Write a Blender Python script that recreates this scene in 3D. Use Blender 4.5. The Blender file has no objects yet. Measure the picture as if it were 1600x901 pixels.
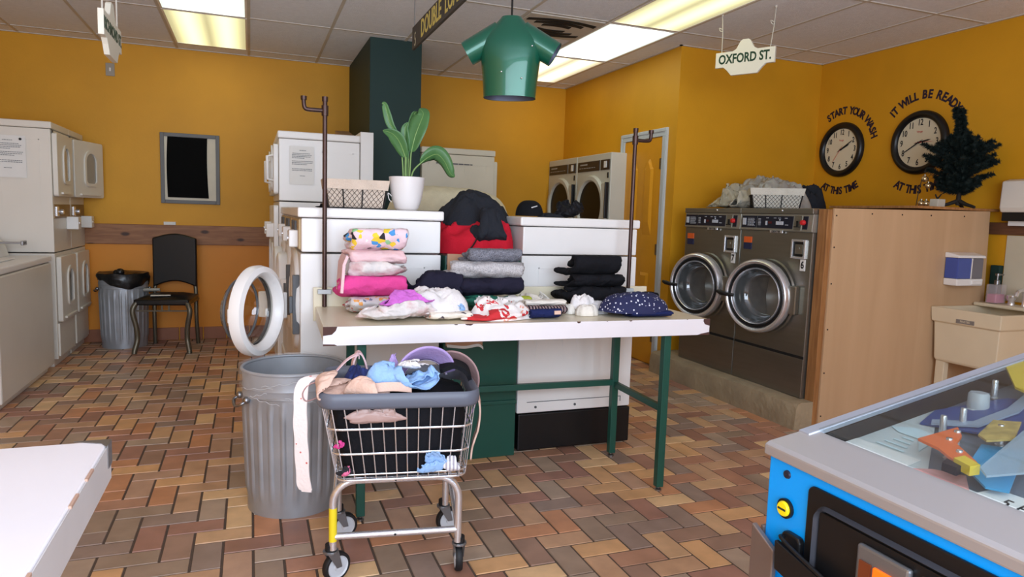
import bpy, bmesh, math, random
from mathutils import Vector, Matrix, noise
PI = math.pi
sc = bpy.context.scene
COL = sc.collection

# ------------------------------------------------------------------ camera
YAW, PITCH, ROLL, FPX, EYE = math.radians(20.83), math.radians(-6.037), math.radians(1.807), 1078.65, 1.25
fw = Vector((math.sin(YAW)*math.cos(PITCH), math.cos(YAW)*math.cos(PITCH), math.sin(PITCH)))
rt = Vector((math.cos(YAW), -math.sin(YAW), 0)); up = rt.cross(fw)
r2 = math.cos(ROLL)*rt + math.sin(ROLL)*up
u2 = -math.sin(ROLL)*rt + math.cos(ROLL)*up
cd = bpy.data.cameras.new('camera'); cam = bpy.data.objects.new('camera', cd); COL.objects.link(cam)
cd.sensor_fit = 'HORIZONTAL'; cd.sensor_width = 36; cd.lens = 36*FPX/1600; cd.clip_start = .02
cam.matrix_world = Matrix(((r2.x, u2.x, -fw.x, 0), (r2.y, u2.y, -fw.y, 0), (r2.z, u2.z, -fw.z, EYE), (0, 0, 0, 1)))
sc.camera = cam

# ------------------------------------------------------------------ light and exposure
sc.view_settings.view_transform = 'Standard'; sc.view_settings.look = 'None'
sc.view_settings.gamma = 1; sc.view_settings.use_curve_mapping = False
sc.view_settings.exposure = 0.0
wd = bpy.data.worlds.new('sky'); sc.world = wd; wd.use_nodes = True
bg = wd.node_tree.nodes['Background']; bg.inputs[0].default_value = (.78, .88, 1, 1); bg.inputs[1].default_value = 1.0
def area(name, loc, rot, sx, sy, power, color):
    l = bpy.data.lights.new(name, 'AREA'); l.shape = 'RECTANGLE'; l.size = sx; l.size_y = sy
    l.energy = power; l.color = color
    o = bpy.data.objects.new(name, l); COL.objects.link(o); o.location = loc; o.rotation_euler = rot
    return o
DAY = 215
area('window_daylight', (.25, -1.12, 1.5), (math.radians(88), 0, 0), 4.3, 1.95, DAY, (.73, .845, 1))
TUBE = 3.0          # fluorescent panel brightness

# ------------------------------------------------------------------ materials
def lin(c):
    o = []
    for x in c:
        x = x/255
        o.append(x/12.92 if x <= .04045 else ((x+.055)/1.055)**2.4)
    return (*o, 1)
MATS = {}
def N(nt, t, **kw):
    n = nt.nodes.new(t)
    for k, v in kw.items():
        if k == 'op': n.operation = v
        elif k in ('i0', 'i1', 'i2'): n.inputs[int(k[1])].default_value = v
        else: setattr(n, k, v)
    return n
def mat(name, rgb, rough=.5, metal=0, var=.06, vs=6, bump=0, bs=60, coat=0, trans=0, alpha=1, ior=1.45, spec=.5, tex='Object', stretch=(1, 1, 1), detail=3):
    """principled surface with a small noise variation of its own colour and an optional fine bump"""
    if name in MATS: return MATS[name]
    m = bpy.data.materials.new(name); m.use_nodes = True; nt = m.node_tree
    b = nt.nodes['Principled BSDF']; c = lin(rgb)
    b.inputs['Base Color'].default_value = c
    b.inputs['Roughness'].default_value = rough; b.inputs['Metallic'].default_value = metal
    b.inputs['Coat Weight'].default_value = coat; b.inputs['Transmission Weight'].default_value = trans
    b.inputs['Alpha'].default_value = alpha; b.inputs['IOR'].default_value = ior
    b.inputs['Specular IOR Level'].default_value = spec
    tc = N(nt, 'ShaderNodeTexCoord'); mp = N(nt, 'ShaderNodeMapping'); mp.inputs['Scale'].default_value = stretch
    nt.links.new(tc.outputs[tex], mp.inputs[0])
    if var:
        n = N(nt, 'ShaderNodeTexNoise'); n.inputs['Scale'].default_value = vs; n.inputs['Detail'].default_value = detail
        nt.links.new(mp.outputs[0], n.inputs['Vector'])
        mx = N(nt, 'ShaderNodeMix', data_type='RGBA'); nt.links.new(n.outputs['Fac'], mx.inputs[0])
        mx.inputs[6].default_value = tuple(max(0, x*(1-var*2)) for x in c[:3])+(1,)
        mx.inputs[7].default_value = tuple(min(1, x*(1+var*2)) for x in c[:3])+(1,)
        nt.links.new(mx.outputs[2], b.inputs['Base Color'])
    if bump:
        n2 = N(nt, 'ShaderNodeTexNoise'); n2.inputs['Scale'].default_value = bs; n2.inputs['Detail'].default_value = 2
        nt.links.new(mp.outputs[0], n2.inputs['Vector'])
        bp = N(nt, 'ShaderNodeBump'); bp.inputs['Strength'].default_value = bump; bp.inputs['Distance'].default_value = .01
        nt.links.new(n2.outputs['Fac'], bp.inputs['Height']); nt.links.new(bp.outputs[0], b.inputs['Normal'])
    MATS[name] = m
    return m
def ramp_mat(name, kind, stops, scale=10, rough=.85, stretch=(1, 1, 1), bump=.3, distort=0, rnd=1, const=True, out=None):
    """printed fabric: a voronoi / wave / noise pattern through a colour ramp; stops = [(pos, rgb)...]"""
    if name in MATS: return MATS[name]
    m = bpy.data.materials.new(name); m.use_nodes = True; nt = m.node_tree
    b = nt.nodes['Principled BSDF']; b.inputs['Roughness'].default_value = rough
    tc = N(nt, 'ShaderNodeTexCoord'); mp = N(nt, 'ShaderNodeMapping'); mp.inputs['Scale'].default_value = stretch
    nt.links.new(tc.outputs['Object'], mp.inputs[0])
    if kind == 'voronoi':
        t = N(nt, 'ShaderNodeTexVoronoi'); t.inputs['Scale'].default_value = scale; t.inputs['Randomness'].default_value = rnd
        o = t.outputs[out or 'Distance']
        if out == 'Color':
            sp = N(nt, 'ShaderNodeSeparateColor'); nt.links.new(o, sp.inputs[0]); o = sp.outputs[0]
    elif kind == 'wave':
        t = N(nt, 'ShaderNodeTexWave'); t.inputs['Scale'].default_value = scale; t.inputs['Distortion'].default_value = distort
        o = t.outputs['Fac']
    else:
        t = N(nt, 'ShaderNodeTexNoise'); t.inputs['Scale'].default_value = scale; t.inputs['Detail'].default_value = 4
        t.inputs['Distortion'].default_value = distort; o = t.outputs['Fac']
    nt.links.new(mp.outputs[0], t.inputs['Vector'])
    r = N(nt, 'ShaderNodeValToRGB'); e = r.color_ramp
    if const: e.interpolation = 'CONSTANT'
    e.elements[0].position, e.elements[0].color = stops[0][0], lin(stops[0][1])
    e.elements[1].position, e.elements[1].color = stops[1][0], lin(stops[1][1])
    for p, c in stops[2:]:
        q = e.elements.new(p); q.color = lin(c)
    nt.links.new(o, r.inputs[0]); nt.links.new(r.outputs[0], b.inputs['Base Color'])
    n2 = N(nt, 'ShaderNodeTexNoise'); n2.inputs['Scale'].default_value = 90
    nt.links.new(tc.outputs['Object'], n2.inputs['Vector'])
    bp = N(nt, 'ShaderNodeBump'); bp.inputs['Strength'].default_value = bump; bp.inputs['Distance'].default_value = .006
    nt.links.new(n2.outputs['Fac'], bp.inputs['Height']); nt.links.new(bp.outputs[0], b.inputs['Normal'])
    MATS[name] = m
    return m
def cloth(name, rgb, rough=.9, var=.08): return mat('cloth_'+name, rgb, rough, var=var, vs=14, bump=.25, bs=120, spec=.2)

# ------------------------------------------------------------------ mesh helpers
class MB:
    def __init__(s): s.v = []; s.f = []; s.mi = []
    def add(s, vs, fs, mi=0):
        o = len(s.v); s.v += [tuple(p) for p in vs]; s.f += [tuple(o+i for i in f) for f in fs]; s.mi += [mi]*len(fs); return s
    def box(s, x0, y0, z0, x1, y1, z1, mi=0):
        v = [(x, y, z) for z in (z0, z1) for y in (y0, y1) for x in (x0, x1)]
        return s.add(v, [(0, 2, 3, 1), (4, 5, 7, 6), (0, 1, 5, 4), (2, 6, 7, 3), (0, 4, 6, 2), (1, 3, 7, 5)], mi)
    def prism(s, poly, axis, c0, c1, mi=0):
        """poly in the two other axes (in x,y,z order) extruded along axis"""
        def P(a, b, c): return {'x': (c, a, b), 'y': (a, c, b), 'z': (a, b, c)}[axis]
        n = len(poly); v = [P(a, b, c0) for a, b in poly]+[P(a, b, c1) for a, b in poly]
        f = [tuple(range(n))[::-1], tuple(range(n, 2*n))]+[(i, (i+1) % n, n+(i+1) % n, n+i) for i in range(n)]
        return s.add(v, f, mi)
    def frame(s, x0, z0, x1, z1, w, y0, y1, mi=0):
        """rectangular picture-frame bars in the xz plane"""
        s.box(x0, y0, z0, x0+w, y1, z1, mi); s.box(x1-w, y0, z0, x1, y1, z1, mi)
        s.box(x0+w, y0, z0, x1-w, y1, z0+w, mi); return s.box(x0+w, y0, z1-w, x1-w, y1, z1, mi)
    def grid(s, fn, nu, nv, cu=False, cv=False, mi=0):
        """fn(u,v) u,v in 0..1; cu/cv close that direction"""
        a = nu if cu else nu+1; b = nv if cv else nv+1
        v = [fn(i/nu, j/nv) for j in range(b) for i in range(a)]
        f = []
        for j in range(nv):
            for i in range(nu):
                i2, j2 = (i+1) % a, (j+1) % b
                f.append((j*a+i, j*a+i2, j2*a+i2, j2*a+i))
        return s.add(v, f, mi)
    def tube(s, pts, r, n=8, closed=False, mi=0, cap=True):
        pts = [Vector(p) for p in pts]; m = len(pts); rs = r if isinstance(r, (list, tuple)) else [r]*m
        v = []; nrm = None
        for i in range(m):
            a = pts[i-1] if (i or closed) else pts[i]; b = pts[(i+1) % m] if (i < m-1 or closed) else pts[i]
            t = (b-a).normalized()
            if nrm is None:
                nrm = t.cross(Vector((0, 0, 1)))
                if nrm.length < .1: nrm = t.cross(Vector((1, 0, 0)))
            nrm = (nrm-t*nrm.dot(t)).normalized(); bi = t.cross(nrm)
            for k in range(n):
                an = 2*PI*k/n; v.append(pts[i]+(nrm*math.cos(an)+bi*math.sin(an))*rs[i])
        f = []
        for i in range(m if closed else m-1):
            for k in range(n):
                k2 = (k+1) % n; j = (i+1) % m; f.append((i*n+k, i*n+k2, j*n+k2, j*n+k))
        if cap and not closed: f += [tuple(range(n))[::-1], tuple(range((m-1)*n, m*n))]
        return s.add(v, f, mi)
    def lathe(s, prof, n=32, c=(0, 0, 0), axis='z', mi=0, mod=None):
        """prof = [(radius, height)]"""
        v = []
        for r, h in prof:
            for k in range(n):
                a = 2*PI*k/n; q = r*(mod(a, h) if mod else 1); x, y = q*math.cos(a), q*math.sin(a)
                p = {'z': (x, y, h), 'y': (x, h, y), 'x': (h, x, y)}[axis]
                v.append((p[0]+c[0], p[1]+c[1], p[2]+c[2]))
        f = [(i*n+k, i*n+(k+1) % n, (i+1)*n+(k+1) % n, (i+1)*n+k) for i in range(len(prof)-1) for k in range(n)]
        if prof[0][0] > 1e-6: pass
        return s.add(v, f, mi)
    def disc(s, c, r, axis='z', n=24, mi=0):
        v = []
        for k in range(n):
            a = 2*PI*k/n; x, y = r*math.cos(a), r*math.sin(a)
            p = {'z': (x, y, 0), 'y': (x, 0, y), 'x': (0, x, y)}[axis]; v.append((p[0]+c[0], p[1]+c[1], p[2]+c[2]))
        return s.add(v, [tuple(range(n))], mi)
    def ball(s, c, r, n=12, mi=0, sz=1):
        v = [(c[0], c[1], c[2]-r*sz)]
        for j in range(1, n):
            t = PI*j/n
            for k in range(2*n):
                a = PI*k/n; v.append((c[0]+r*math.sin(t)*math.cos(a), c[1]+r*math.sin(t)*math.sin(a), c[2]-r*sz*math.cos(t)))
        v.append((c[0], c[1], c[2]+r*sz)); m = 2*n; f = []
        for k in range(m):
            f.append((0, 1+(k+1) % m, 1+k)); e = 1+(n-2)*m; f.append((len(v)-1, e+k, e+(k+1) % m))
        for j in range(n-2):
            for k in range(m): f.append((1+j*m+k, 1+j*m+(k+1) % m, 1+(j+1)*m+(k+1) % m, 1+(j+1)*m+k))
        return s.add(v, f, mi)
    def build(s, name, m, parent=None, smooth=None, bevel=0, loc=None, rot=None, seg=2, solid=0, sub=0, label=None):
        me = bpy.data.meshes.new(name); me.from_pydata(s.v, [], s.f)
        ms = m if isinstance(m, (list, tuple)) else [m]
        for x in ms: me.materials.append(x)
        if len(ms) > 1: me.polygons.foreach_set('material_index', s.mi)
        bm = bmesh.new(); bm.from_mesh(me); bmesh.ops.recalc_face_normals(bm, faces=bm.faces); bm.to_mesh(me); bm.free()
        if smooth is not None:
            me.polygons.foreach_set('use_smooth', [True]*len(me.polygons))
            if smooth < 180: me.set_sharp_from_angle(angle=math.radians(smooth))
        o = bpy.data.objects.new(name, me); COL.objects.link(o)
        if parent: o.parent = parent
        if loc: o.location = loc
        if rot: o.rotation_euler = rot
        if solid:
            d = o.modifiers.new('solid', 'SOLIDIFY'); d.thickness = solid; d.offset = 0
        if bevel:
            d = o.modifiers.new('bevel', 'BEVEL'); d.width = bevel; d.segments = seg; d.limit_method = 'ANGLE'
        if sub:
            d = o.modifiers.new('sub', 'SUBSURF'); d.levels = sub; d.render_levels = sub
        if label: o['label'] = label
        return o
def tag(o, label, cat, group=None, kind=None):
    o['label'] = label; o['category'] = cat
    if group: o['group'] = group
    if kind: o['kind'] = kind
    return o
def thing(name, label, cat, loc=(0, 0, 0), rz=0, group=None):
    o = bpy.data.objects.new(name, None); o.empty_display_size = .1; COL.objects.link(o)
    o.location = loc; o.rotation_euler = (0, 0, rz)
    return tag(o, label, cat, group)
def struct(name, mb, m, **kw):
    o = mb.build(name, m, **kw); o['kind'] = 'structure'; return o
def dup(root, loc, rz, label, group=None):
    r = root.copy(); COL.objects.link(r); r.location = loc; r.rotation_euler = (0, 0, rz); r['label'] = label
    if group: r['group'] = group
    for ch in list(root.children):
        c = ch.copy(); COL.objects.link(c); c.parent = r
        for g in list(ch.children):
            d = g.copy(); COL.objects.link(d); d.parent = c
    return r
def text_mesh(s, size, ex=.001, sx=1, align='CENTER', bold=0):
    cu = bpy.data.curves.new('t', 'FONT'); cu.body = s; cu.size = size; cu.extrude = ex; cu.align_x = align; cu.align_y = 'CENTER'
    cu.resolution_u = 3; cu.offset = bold
    o = bpy.data.objects.new('t', cu); COL.objects.link(o)
    dg = bpy.context.evaluated_depsgraph_get(); me = bpy.data.meshes.new_from_object(o.evaluated_get(dg))
    vs = [(v.co.x*sx, v.co.y, v.co.z) for v in me.vertices]; fs = [tuple(p.vertices) for p in me.polygons]
    bpy.data.objects.remove(o); bpy.data.curves.remove(cu); bpy.data.meshes.remove(me)
    return vs, fs
def put_text(mb, s, size, fn, ex=.001, sx=1, align='CENTER', bold=0, mi=0):
    """fn maps text-plane (a right, b up, c out) to 3D"""
    vs, fs = text_mesh(s, size, ex, sx, align, bold)
    return mb.add([fn(*v) for v in vs], fs, mi)
def arc_text(mb, s, size, R, a0, a1, fn, bottom=False, sx=.85, bold=.0032):
    """letters one by one along an arc; angles in degrees in the text plane"""
    wd_ = [{'I': .42, ' ': .62, 'W': 1.3, 'M': 1.22, 'L': .85}.get(c, 1) for c in s]; tot = sum(wd_)-wd_[0]/2-wd_[-1]/2; acc = -wd_[0]/2
    for i, ch in enumerate(s):
        acc += wd_[i]; pos = acc-wd_[i]/2
        if ch == ' ': continue
        an = math.radians(a0+(a1-a0)*pos/tot)
        ro = an-PI/2 if not bottom else an+PI/2
        cx, cy = R*math.cos(an), R*math.sin(an); vs, fs = text_mesh(ch, size, .0008, sx, 'CENTER', bold)
        mb.add([fn(cx+x*math.cos(ro)-y*math.sin(ro), cy+x*math.sin(ro)+y*math.cos(ro), z) for x, y, z in vs], fs)
def nz(x, y, z, s=0): return noise.noise(Vector((x+s*7.31, y-s*3.17, z+s*1.93)))
def rrect(w, h, r, n=5, cx=0, cy=0):
    o = []
    for (sx, sy, a0) in ((1, 1, 0), (-1, 1, 90), (-1, -1, 180), (1, -1, 270)):
        for k in range(n+1):
            a = math.radians(a0+90*k/n); o.append((cx+sx*(w/2-r)+r*math.cos(a), cy+sy*(h/2-r)+r*math.sin(a)))
    return o
def arch(w, h, r0=.03, n=10, cx=0, cz=0):
    """upright window outline: half-round top, small rounded bottom corners; cz = centre"""
    o = []
    R = w/2
    for k in range(n+1):
        a = PI*k/n; o.append((cx+R*math.cos(a), cz+h/2-R+R*math.sin(a)))
    for k in range(4):
        a = PI+PI/2*k/3; o.append((cx-R+r0+r0*math.cos(a), cz-h/2+r0+r0*math.sin(a)))
    for k in range(4):
        a = 1.5*PI+PI/2*k/3; o.append((cx+R-r0+r0*math.cos(a), cz-h/2+r0+r0*math.sin(a)))
    return o
def ring_prism(mb, outer, inner, y0, y1, mi=0):
    """flat ring between two outlines with the same point count, in the xz plane"""
    n = len(outer); v = [(a, y0, b) for a, b in outer]+[(a, y0, b) for a, b in inner]+[(a, y1, b) for a, b in outer]+[(a, y1, b) for a, b in inner]
    f = []
    for i in range(n):
        j = (i+1) % n
        f += [(i, j, n+j, n+i), (2*n+i, 3*n+i, 3*n+j, 2*n+j), (i, 2*n+i, 2*n+j, j), (n+i, n+j, 3*n+j, 3*n+i)]
    return mb.add(v, f, mi)
def superel(c, e): return math.copysign(abs(c)**e, c)
def fold(name, m, parent, W, D, H, seed=0, layers=2, wr=.006, droop=.0, loc=None, rot=None, taper=0, nu=56, nv=34, groove=.006, ex=.55, crease=.5, lump=.12):
    """a folded piece of cloth lying flat: soft front fold, layer grooves round the sides, wrinkles; base at z=0"""
    mb = MB()
    def fn(u, v):
        a = 2*PI*u; t = v*2-1
        y = superel(math.cos(a), ex); z = superel(math.sin(a), .62)
        e = (1-abs(t)**7)**.3 if abs(t) < 1 else 0
        zz = (z*(.45+.55*e)+1)/2
        x = t*W/2
        yy = y*D/2*(.86+.14*e)*(1-taper*t)
        sag = 1+lump*nz(t*1.3, y*.9, 0, seed)-droop*t*t
        Z = zz*H*sag
        g = abs(((zz*layers) % 1)-.5)*2
        gv = groove*max(0, g-.7)/.3 if .04 < zz < .96 else 0
        side = max(abs(t)**3, abs(y)**3)
        x -= math.copysign(gv*abs(t)**3, t); yy -= math.copysign(gv*abs(y)**3, y)
        d = wr*nz(x*9, yy*9, Z*22, seed)+wr*.55*nz(x*26, yy*20, Z*50, seed+3)
        cr = wr*crease*(1-abs(nz(x*5+Z*4, yy*5, Z*10, seed+9))*2.2)
        Z = max(Z+(d+cr)*(1 if zz > .1 else 0), 0 if zz < .1 else .001)
        return (x+d*.8+.02*W*nz(Z*16, 1, 2, seed)*(abs(t)), yy+d*1.3*(abs(y))+.03*D*nz(x*7, Z*24, 0, seed+5)*abs(y), Z)
    mb.grid(fn, nu, nv, cu=True)
    for row in (0, nv):
        mb.f.append(tuple(range(row*nu, row*nu+nu))); mb.mi.append(0)
    return mb.build(name, m, parent, smooth=60, loc=loc, rot=rot)
def heap(name, m, parent, W, D, H, seed=0, amp=.25, ridge=.25, edge=.18, p=.6, k=2.2, fr=2.2, loc=None, rot=None, n=44, nr=22, under=True, prof=None, mi=None, lo=0, fine=.06):
    """a crumpled pile of cloth: irregular outline, ridged folds; base at z=0.  prof(x,y) in -1..1 scales the height"""
    mb = MB()
    def P(r, a):
        ca, sa = math.cos(a), math.sin(a)
        R = 1+edge*nz(ca*1.6, sa*1.6, 0, seed)+edge*.5*nz(ca*4, sa*4, 2, seed)
        x, y = r*R*ca, r*R*sa
        wx, wy = x+.35*nz(x*1.7, y*1.7, 5, seed), y+.35*nz(x*1.7, y*1.7, 9, seed)
        b = max(0, 1-r**k)**p
        rd = (1-abs(nz(wx*fr, wy*fr, 1, seed+2))*2.4)*ridge+(1-abs(nz(wx*fr*2.3, wy*fr*2.3, 4, seed+6))*2.4)*ridge*.45
        h = b*(1+amp*nz(x*1.4, y*1.4, 3, seed))+rd*min(1, (1-r)*3.5)*(.35+.65*b)+fine*nz(wx*9, wy*9, 1, seed)*min(1, (1-r)*4)
        if prof: h *= prof(x, y)
        push = ridge*.12*nz(x*3, y*3, h*4, seed+8)
        return (W/2*(x+push), D/2*(y+push*.7), max(0.0015, H*h+lo))
    v = [P(0, 0)]
    for j in range(1, nr+1):
        for i in range(n): v.append(P(j/nr, 2*PI*i/n))
    mz = max(p[2] for p in v); v = [(p[0], p[1], p[2]*H/mz) for p in v]
    f = [(0, 1+i, 1+(i+1) % n) for i in range(n)]
    for j in range(nr-1):
        for i in range(n):
            f.append((1+j*n+i, 1+(j+1)*n+i, 1+(j+1)*n+(i+1) % n, 1+j*n+(i+1) % n))
    e = 1+(nr-1)*n
    base = len(v); v += [(v[e+i][0]*.97, v[e+i][1]*.97, 0) for i in range(n)]
    f += [(e+i, base+i, base+(i+1) % n, e+(i+1) % n) for i in range(n)]; f.append(tuple(base+i for i in range(n)))
    mb.add(v, f)
    return mb.build(name, m, parent, smooth=70, loc=loc, rot=rot)
def ribbon(mb, pts, w, side, t=.003, mi=0, wf=None):
    """a strip of cloth following pts, w wide along 'side' vectors"""
    m = len(pts); v = []
    for i, p in enumerate(pts):
        p = Vector(p); s = Vector(side[i] if isinstance(side, list) else side).normalized()*(w if not wf else w*wf[i])/2
        a = Vector(pts[max(0, i-1)]); b = Vector(pts[min(m-1, i+1)]); n = (b-a).cross(s).normalized()*t/2
        v += [p-s-n, p+s-n, p+s+n, p-s+n]
    f = [(0, 1, 2, 3), tuple(4*(m-1)+k for k in (3, 2, 1, 0))]
    for i in range(m-1):
        for k in range(4): f.append((4*i+k, 4*(i+1)+k, 4*(i+1)+(k+1) % 4, 4*i+(k+1) % 4))
    return mb.add(v, f, mi)
def smooth_path(pts, n=8):
    pts = [Vector(p) for p in pts]; o = []
    for i in range(len(pts)-1):
        p0, p1, p2, p3 = pts[max(0, i-1)], pts[i], pts[i+1], pts[min(len(pts)-1, i+2)]
        for k in range(n):
            t = k/n; o.append(.5*((2*p1)+(p2-p0)*t+(2*p0-5*p1+4*p2-p3)*t*t+(3*p1-p0-3*p2+p3)*t**3))
    return o+[pts[-1]]

import numpy as np
def garment(name, m, W, D, H, seed=0, kind='stack', n=64, g=.05, wr=.05, dome=0., warp=.10, loc=None, rot=None, half=2, solid=.0022, parent=None, nf=4, label=None):
    """a real sheet folded over itself along lines (rolled folds, stacked layers), then wrinkled and fitted to W x D x H; base at z=0"""
    rnd = random.Random(seed*13+5)
    U, V = np.meshgrid(np.linspace(-1, 1, n+1), np.linspace(-1, 1, n+1)); U = U.ravel(); V = V.ravel()
    nn = lambda a, b, c, s: np.array([nz(p, q, r, s) for p, q, r in zip(a, b, c)])
    O = np.zeros_like(U)
    x = U+warp*nn(U*1.4, V*1.4, O, seed); y = V+warp*nn(U*1.4, V*1.4, O+7, seed)
    if kind == 'heap':
        qx, qy = x*np.sqrt(np.maximum(0, 1-.5*np.clip(V, -1, 1)**2)), y*np.sqrt(np.maximum(0, 1-.5*np.clip(U, -1, 1)**2)); x, y = qx, qy
    z = g*.5*(1+nn(U*3.2, V*3.2, O, seed+1)); T = g
    if kind == 'stack':
        F_ = [(rnd.uniform(-.06, .06), .5+rnd.uniform(-.08, .05)), (PI+rnd.uniform(-.06, .06), .5+rnd.uniform(-.08, .05))]
        if half >= 1: F_.append((-PI/2+rnd.uniform(-.05, .05), 0+rnd.uniform(-.04, .04)))
        if half >= 2: F_.append((-PI/2+rnd.uniform(-.05, .05), -.46+rnd.uniform(-.03, .03)))
        if half >= 3: F_.append((rnd.choice((0, PI)), .02))
    else:
        F_ = []; a = rnd.uniform(0, PI)
        for k in range(nf): F_.append((a, rnd.uniform(.05, .38))); a += rnd.uniform(1.1, 2.4)
    for a, off in F_:
        nx_, ny_ = math.cos(a), math.sin(a); d = x*nx_+y*ny_-off; c = T+g*.5; R = c-z; R0 = max(c*.55, 1e-3)
        th = np.clip(d/R0, 0, PI); over = np.maximum(0, d-PI*R0); b = d > 0
        nd = np.where(b, R*np.sin(th)-over, d); z = np.where(b, c-R*np.cos(th), z)
        x = x+(nd-d)*nx_; y = y+(nd-d)*ny_; T = 2*c
    x -= (x.max()+x.min())/2; y -= (y.max()+y.min())/2; sx = np.abs(x).max(); sy = np.abs(y).max(); x /= sx; y /= sy; z = (z-z.min())/(z.max()-z.min())
    # wrinkles shared by all layers where they lie, stronger toward the top
    w1 = nn(x*2.1, y*2.1, z*1.2, seed+2); w2 = nn(x*5, y*5, z*3, seed+3); rg = 1-np.abs(nn(x*2.6, y*2.6, z*.8, seed+4))*2.2; rg2 = 1-np.abs(nn(x*6+w1, y*6, z*2, seed+9))*2.2
    amp = wr*(.25+.75*z); z = z+amp*(1.6*w1+.7*w2+1.1*rg+.55*rg2)*(1 if kind == 'heap' else .8)
    x = x+wr*.5*nn(x*3, y*3, z*4, seed+5)+wr*.25*nn(x*8, y*8, z*8, seed+6); y = y+wr*.5*nn(x*3, y*3, z*4, seed+7)+wr*.25*nn(x*8, y*8, z*8, seed+8)
    if dome: r2v = np.clip((x*x+y*y)/1.25, 0, 1); z = z*(1-dome*r2v**1.1)
    z -= z.min(); z /= z.max()
    hi = np.quantile(z, .955 if kind == 'stack' else .99); z = np.where(z > hi, 1+(z/hi-1)*.25, z/hi)
    x /= np.abs(x).max(); y /= np.abs(y).max()
    mb = MB(); mb.v = [(float(a)*W/2, float(b)*D/2, float(c)*H+solid/2) for a, b, c in zip(x, y, z)]; k = n+1
    mb.f = [(j*k+i, j*k+i+1, (j+1)*k+i+1, (j+1)*k+i) for j in range(n) for i in range(n)]; mb.mi = [0]*len(mb.f)
    return mb.build(name, m, parent, smooth=180, loc=loc, rot=rot, solid=solid, label=label)
# ------------------------------------------------------------------ the room
XL, XR, YB, YF, ZC = -2.25, 4.69, 7.05, -1.2, 2.645
M_wall = mat('yellow_paint', (216, 154, 26), .55, var=.07, vs=2.2, bump=.08, bs=40, tex='Object')
M_ceil = mat('ceiling_tile', (238, 239, 246), .95, var=.04, vs=30, bump=.5, bs=160)
M_tbar = mat('ceiling_bar', (205, 196, 184), .6)
M_white = mat('white_enamel', (236, 232, 228), .3, var=.02, vs=3)
M_white2 = mat('aged_white_enamel', (226, 219, 208), .33, var=.03, vs=3)
M_black = mat('black_plastic', (16, 16, 18), .4)
M_chrome = mat('chrome', (232, 232, 236), .25, .8, var=.03)
M_steel = mat('dull_steel', (150, 150, 152), .38, 1)
M_galv = mat('galvanised_steel', (166, 169, 174), .45, .4, var=.13, vs=7, bump=.06, bs=30)
M_green = mat('dark_green_paint', (27, 78, 65), .4, var=.06)
M_colgreen = mat('column_green_paint', (18, 50, 46), .6, var=.06, vs=3)
M_dark = mat('dark_gap', (22, 20, 18), .8)
M_grey = mat('grey_plastic', (120, 120, 124), .45)
M_ink = mat('black_ink', (30, 30, 34), .7, var=0)
M_paper = mat('white_paper', (232, 230, 226), .8, var=.02)
M_wood = None

def wood(name, c1, c2, axis=0, scale=3, knots=False):
    m = bpy.data.materials.new(name); m.use_nodes = True; nt = m.node_tree; b = nt.nodes['Principled BSDF']; b.inputs['Roughness'].default_value = .55
    tc = N(nt, 'ShaderNodeTexCoord'); mp = N(nt, 'ShaderNodeMapping'); s = [14, 14, 14]; s[axis] = 1.2; mp.inputs['Scale'].default_value = s
    n = N(nt, 'ShaderNodeTexNoise'); n.inputs['Scale'].default_value = scale; n.inputs['Detail'].default_value = 6; n.inputs['Distortion'].default_value = 1
    r = N(nt, 'ShaderNodeValToRGB'); r.color_ramp.elements[0].position = .3; r.color_ramp.elements[1].position = .7
    r.color_ramp.elements[0].color = lin(c1); r.color_ramp.elements[1].color = lin(c2)
    L = nt.links.new; L(tc.outputs['Object'], mp.inputs[0]); L(mp.outputs[0], n.inputs['Vector']); L(n.outputs['Fac'], r.inputs[0])
    out = r.outputs[0]
    if knots:
        mk = N(nt, 'ShaderNodeMapping'); mk.inputs['Scale'].default_value = (5.2, 1, 11)
        v = N(nt, 'ShaderNodeTexVoronoi'); v.inputs['Scale'].default_value = 1
        k = N(nt, 'ShaderNodeValToRGB'); k.color_ramp.elements[0].position = .13; k.color_ramp.elements[1].position = .24
        k.color_ramp.elements[0].color = (1, 1, 1, 1); k.color_ramp.elements[1].color = (0, 0, 0, 1)
        mx = N(nt, 'ShaderNodeMix', data_type='RGBA'); mx.inputs[7].default_value = lin((60, 32, 18))
        L(tc.outputs['Object'], mk.inputs[0]); L(mk.outputs[0], v.inputs['Vector']); L(v.outputs['Distance'], k.inputs[0])
        L(k.outputs[0], mx.inputs[0]); L(out, mx.inputs[6]); out = mx.outputs[2]
    L(out, b.inputs['Base Color']); return m

# floor: herringbone clay pavers over dark grout
m = bpy.data.materials.new('clay_paver'); m.use_nodes = True; nt = m.node_tree; b = nt.nodes['Principled BSDF']
ge = N(nt, 'ShaderNodeNewGeometry'); r = N(nt, 'ShaderNodeValToRGB'); e = r.color_ramp; e.interpolation = 'CONSTANT'
pal = [(187, 139, 111), (208, 163, 126), (170, 134, 113), (229, 177, 125), (178, 130, 111), (200, 159, 131), (163, 138, 123), (211, 149, 108), (170, 123, 102), (239, 197, 147), (189, 163, 140), (193, 139, 110), (169, 143, 121), (219, 175, 132)]
e.elements[0].color = lin(pal[0]); e.elements[1].position = 1/len(pal); e.elements[1].color = lin(pal[1])
for i in range(2, len(pal)): e.elements.new(i/len(pal)).color = lin(pal[i])
tc = N(nt, 'ShaderNodeTexCoord'); nn = N(nt, 'ShaderNodeTexNoise'); nn.inputs['Scale'].default_value = 9; nn.inputs['Detail'].default_value = 5
mx = N(nt, 'ShaderNodeMix', data_type='RGBA', blend_type='MULTIPLY'); mx.inputs[0].default_value = 1
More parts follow.
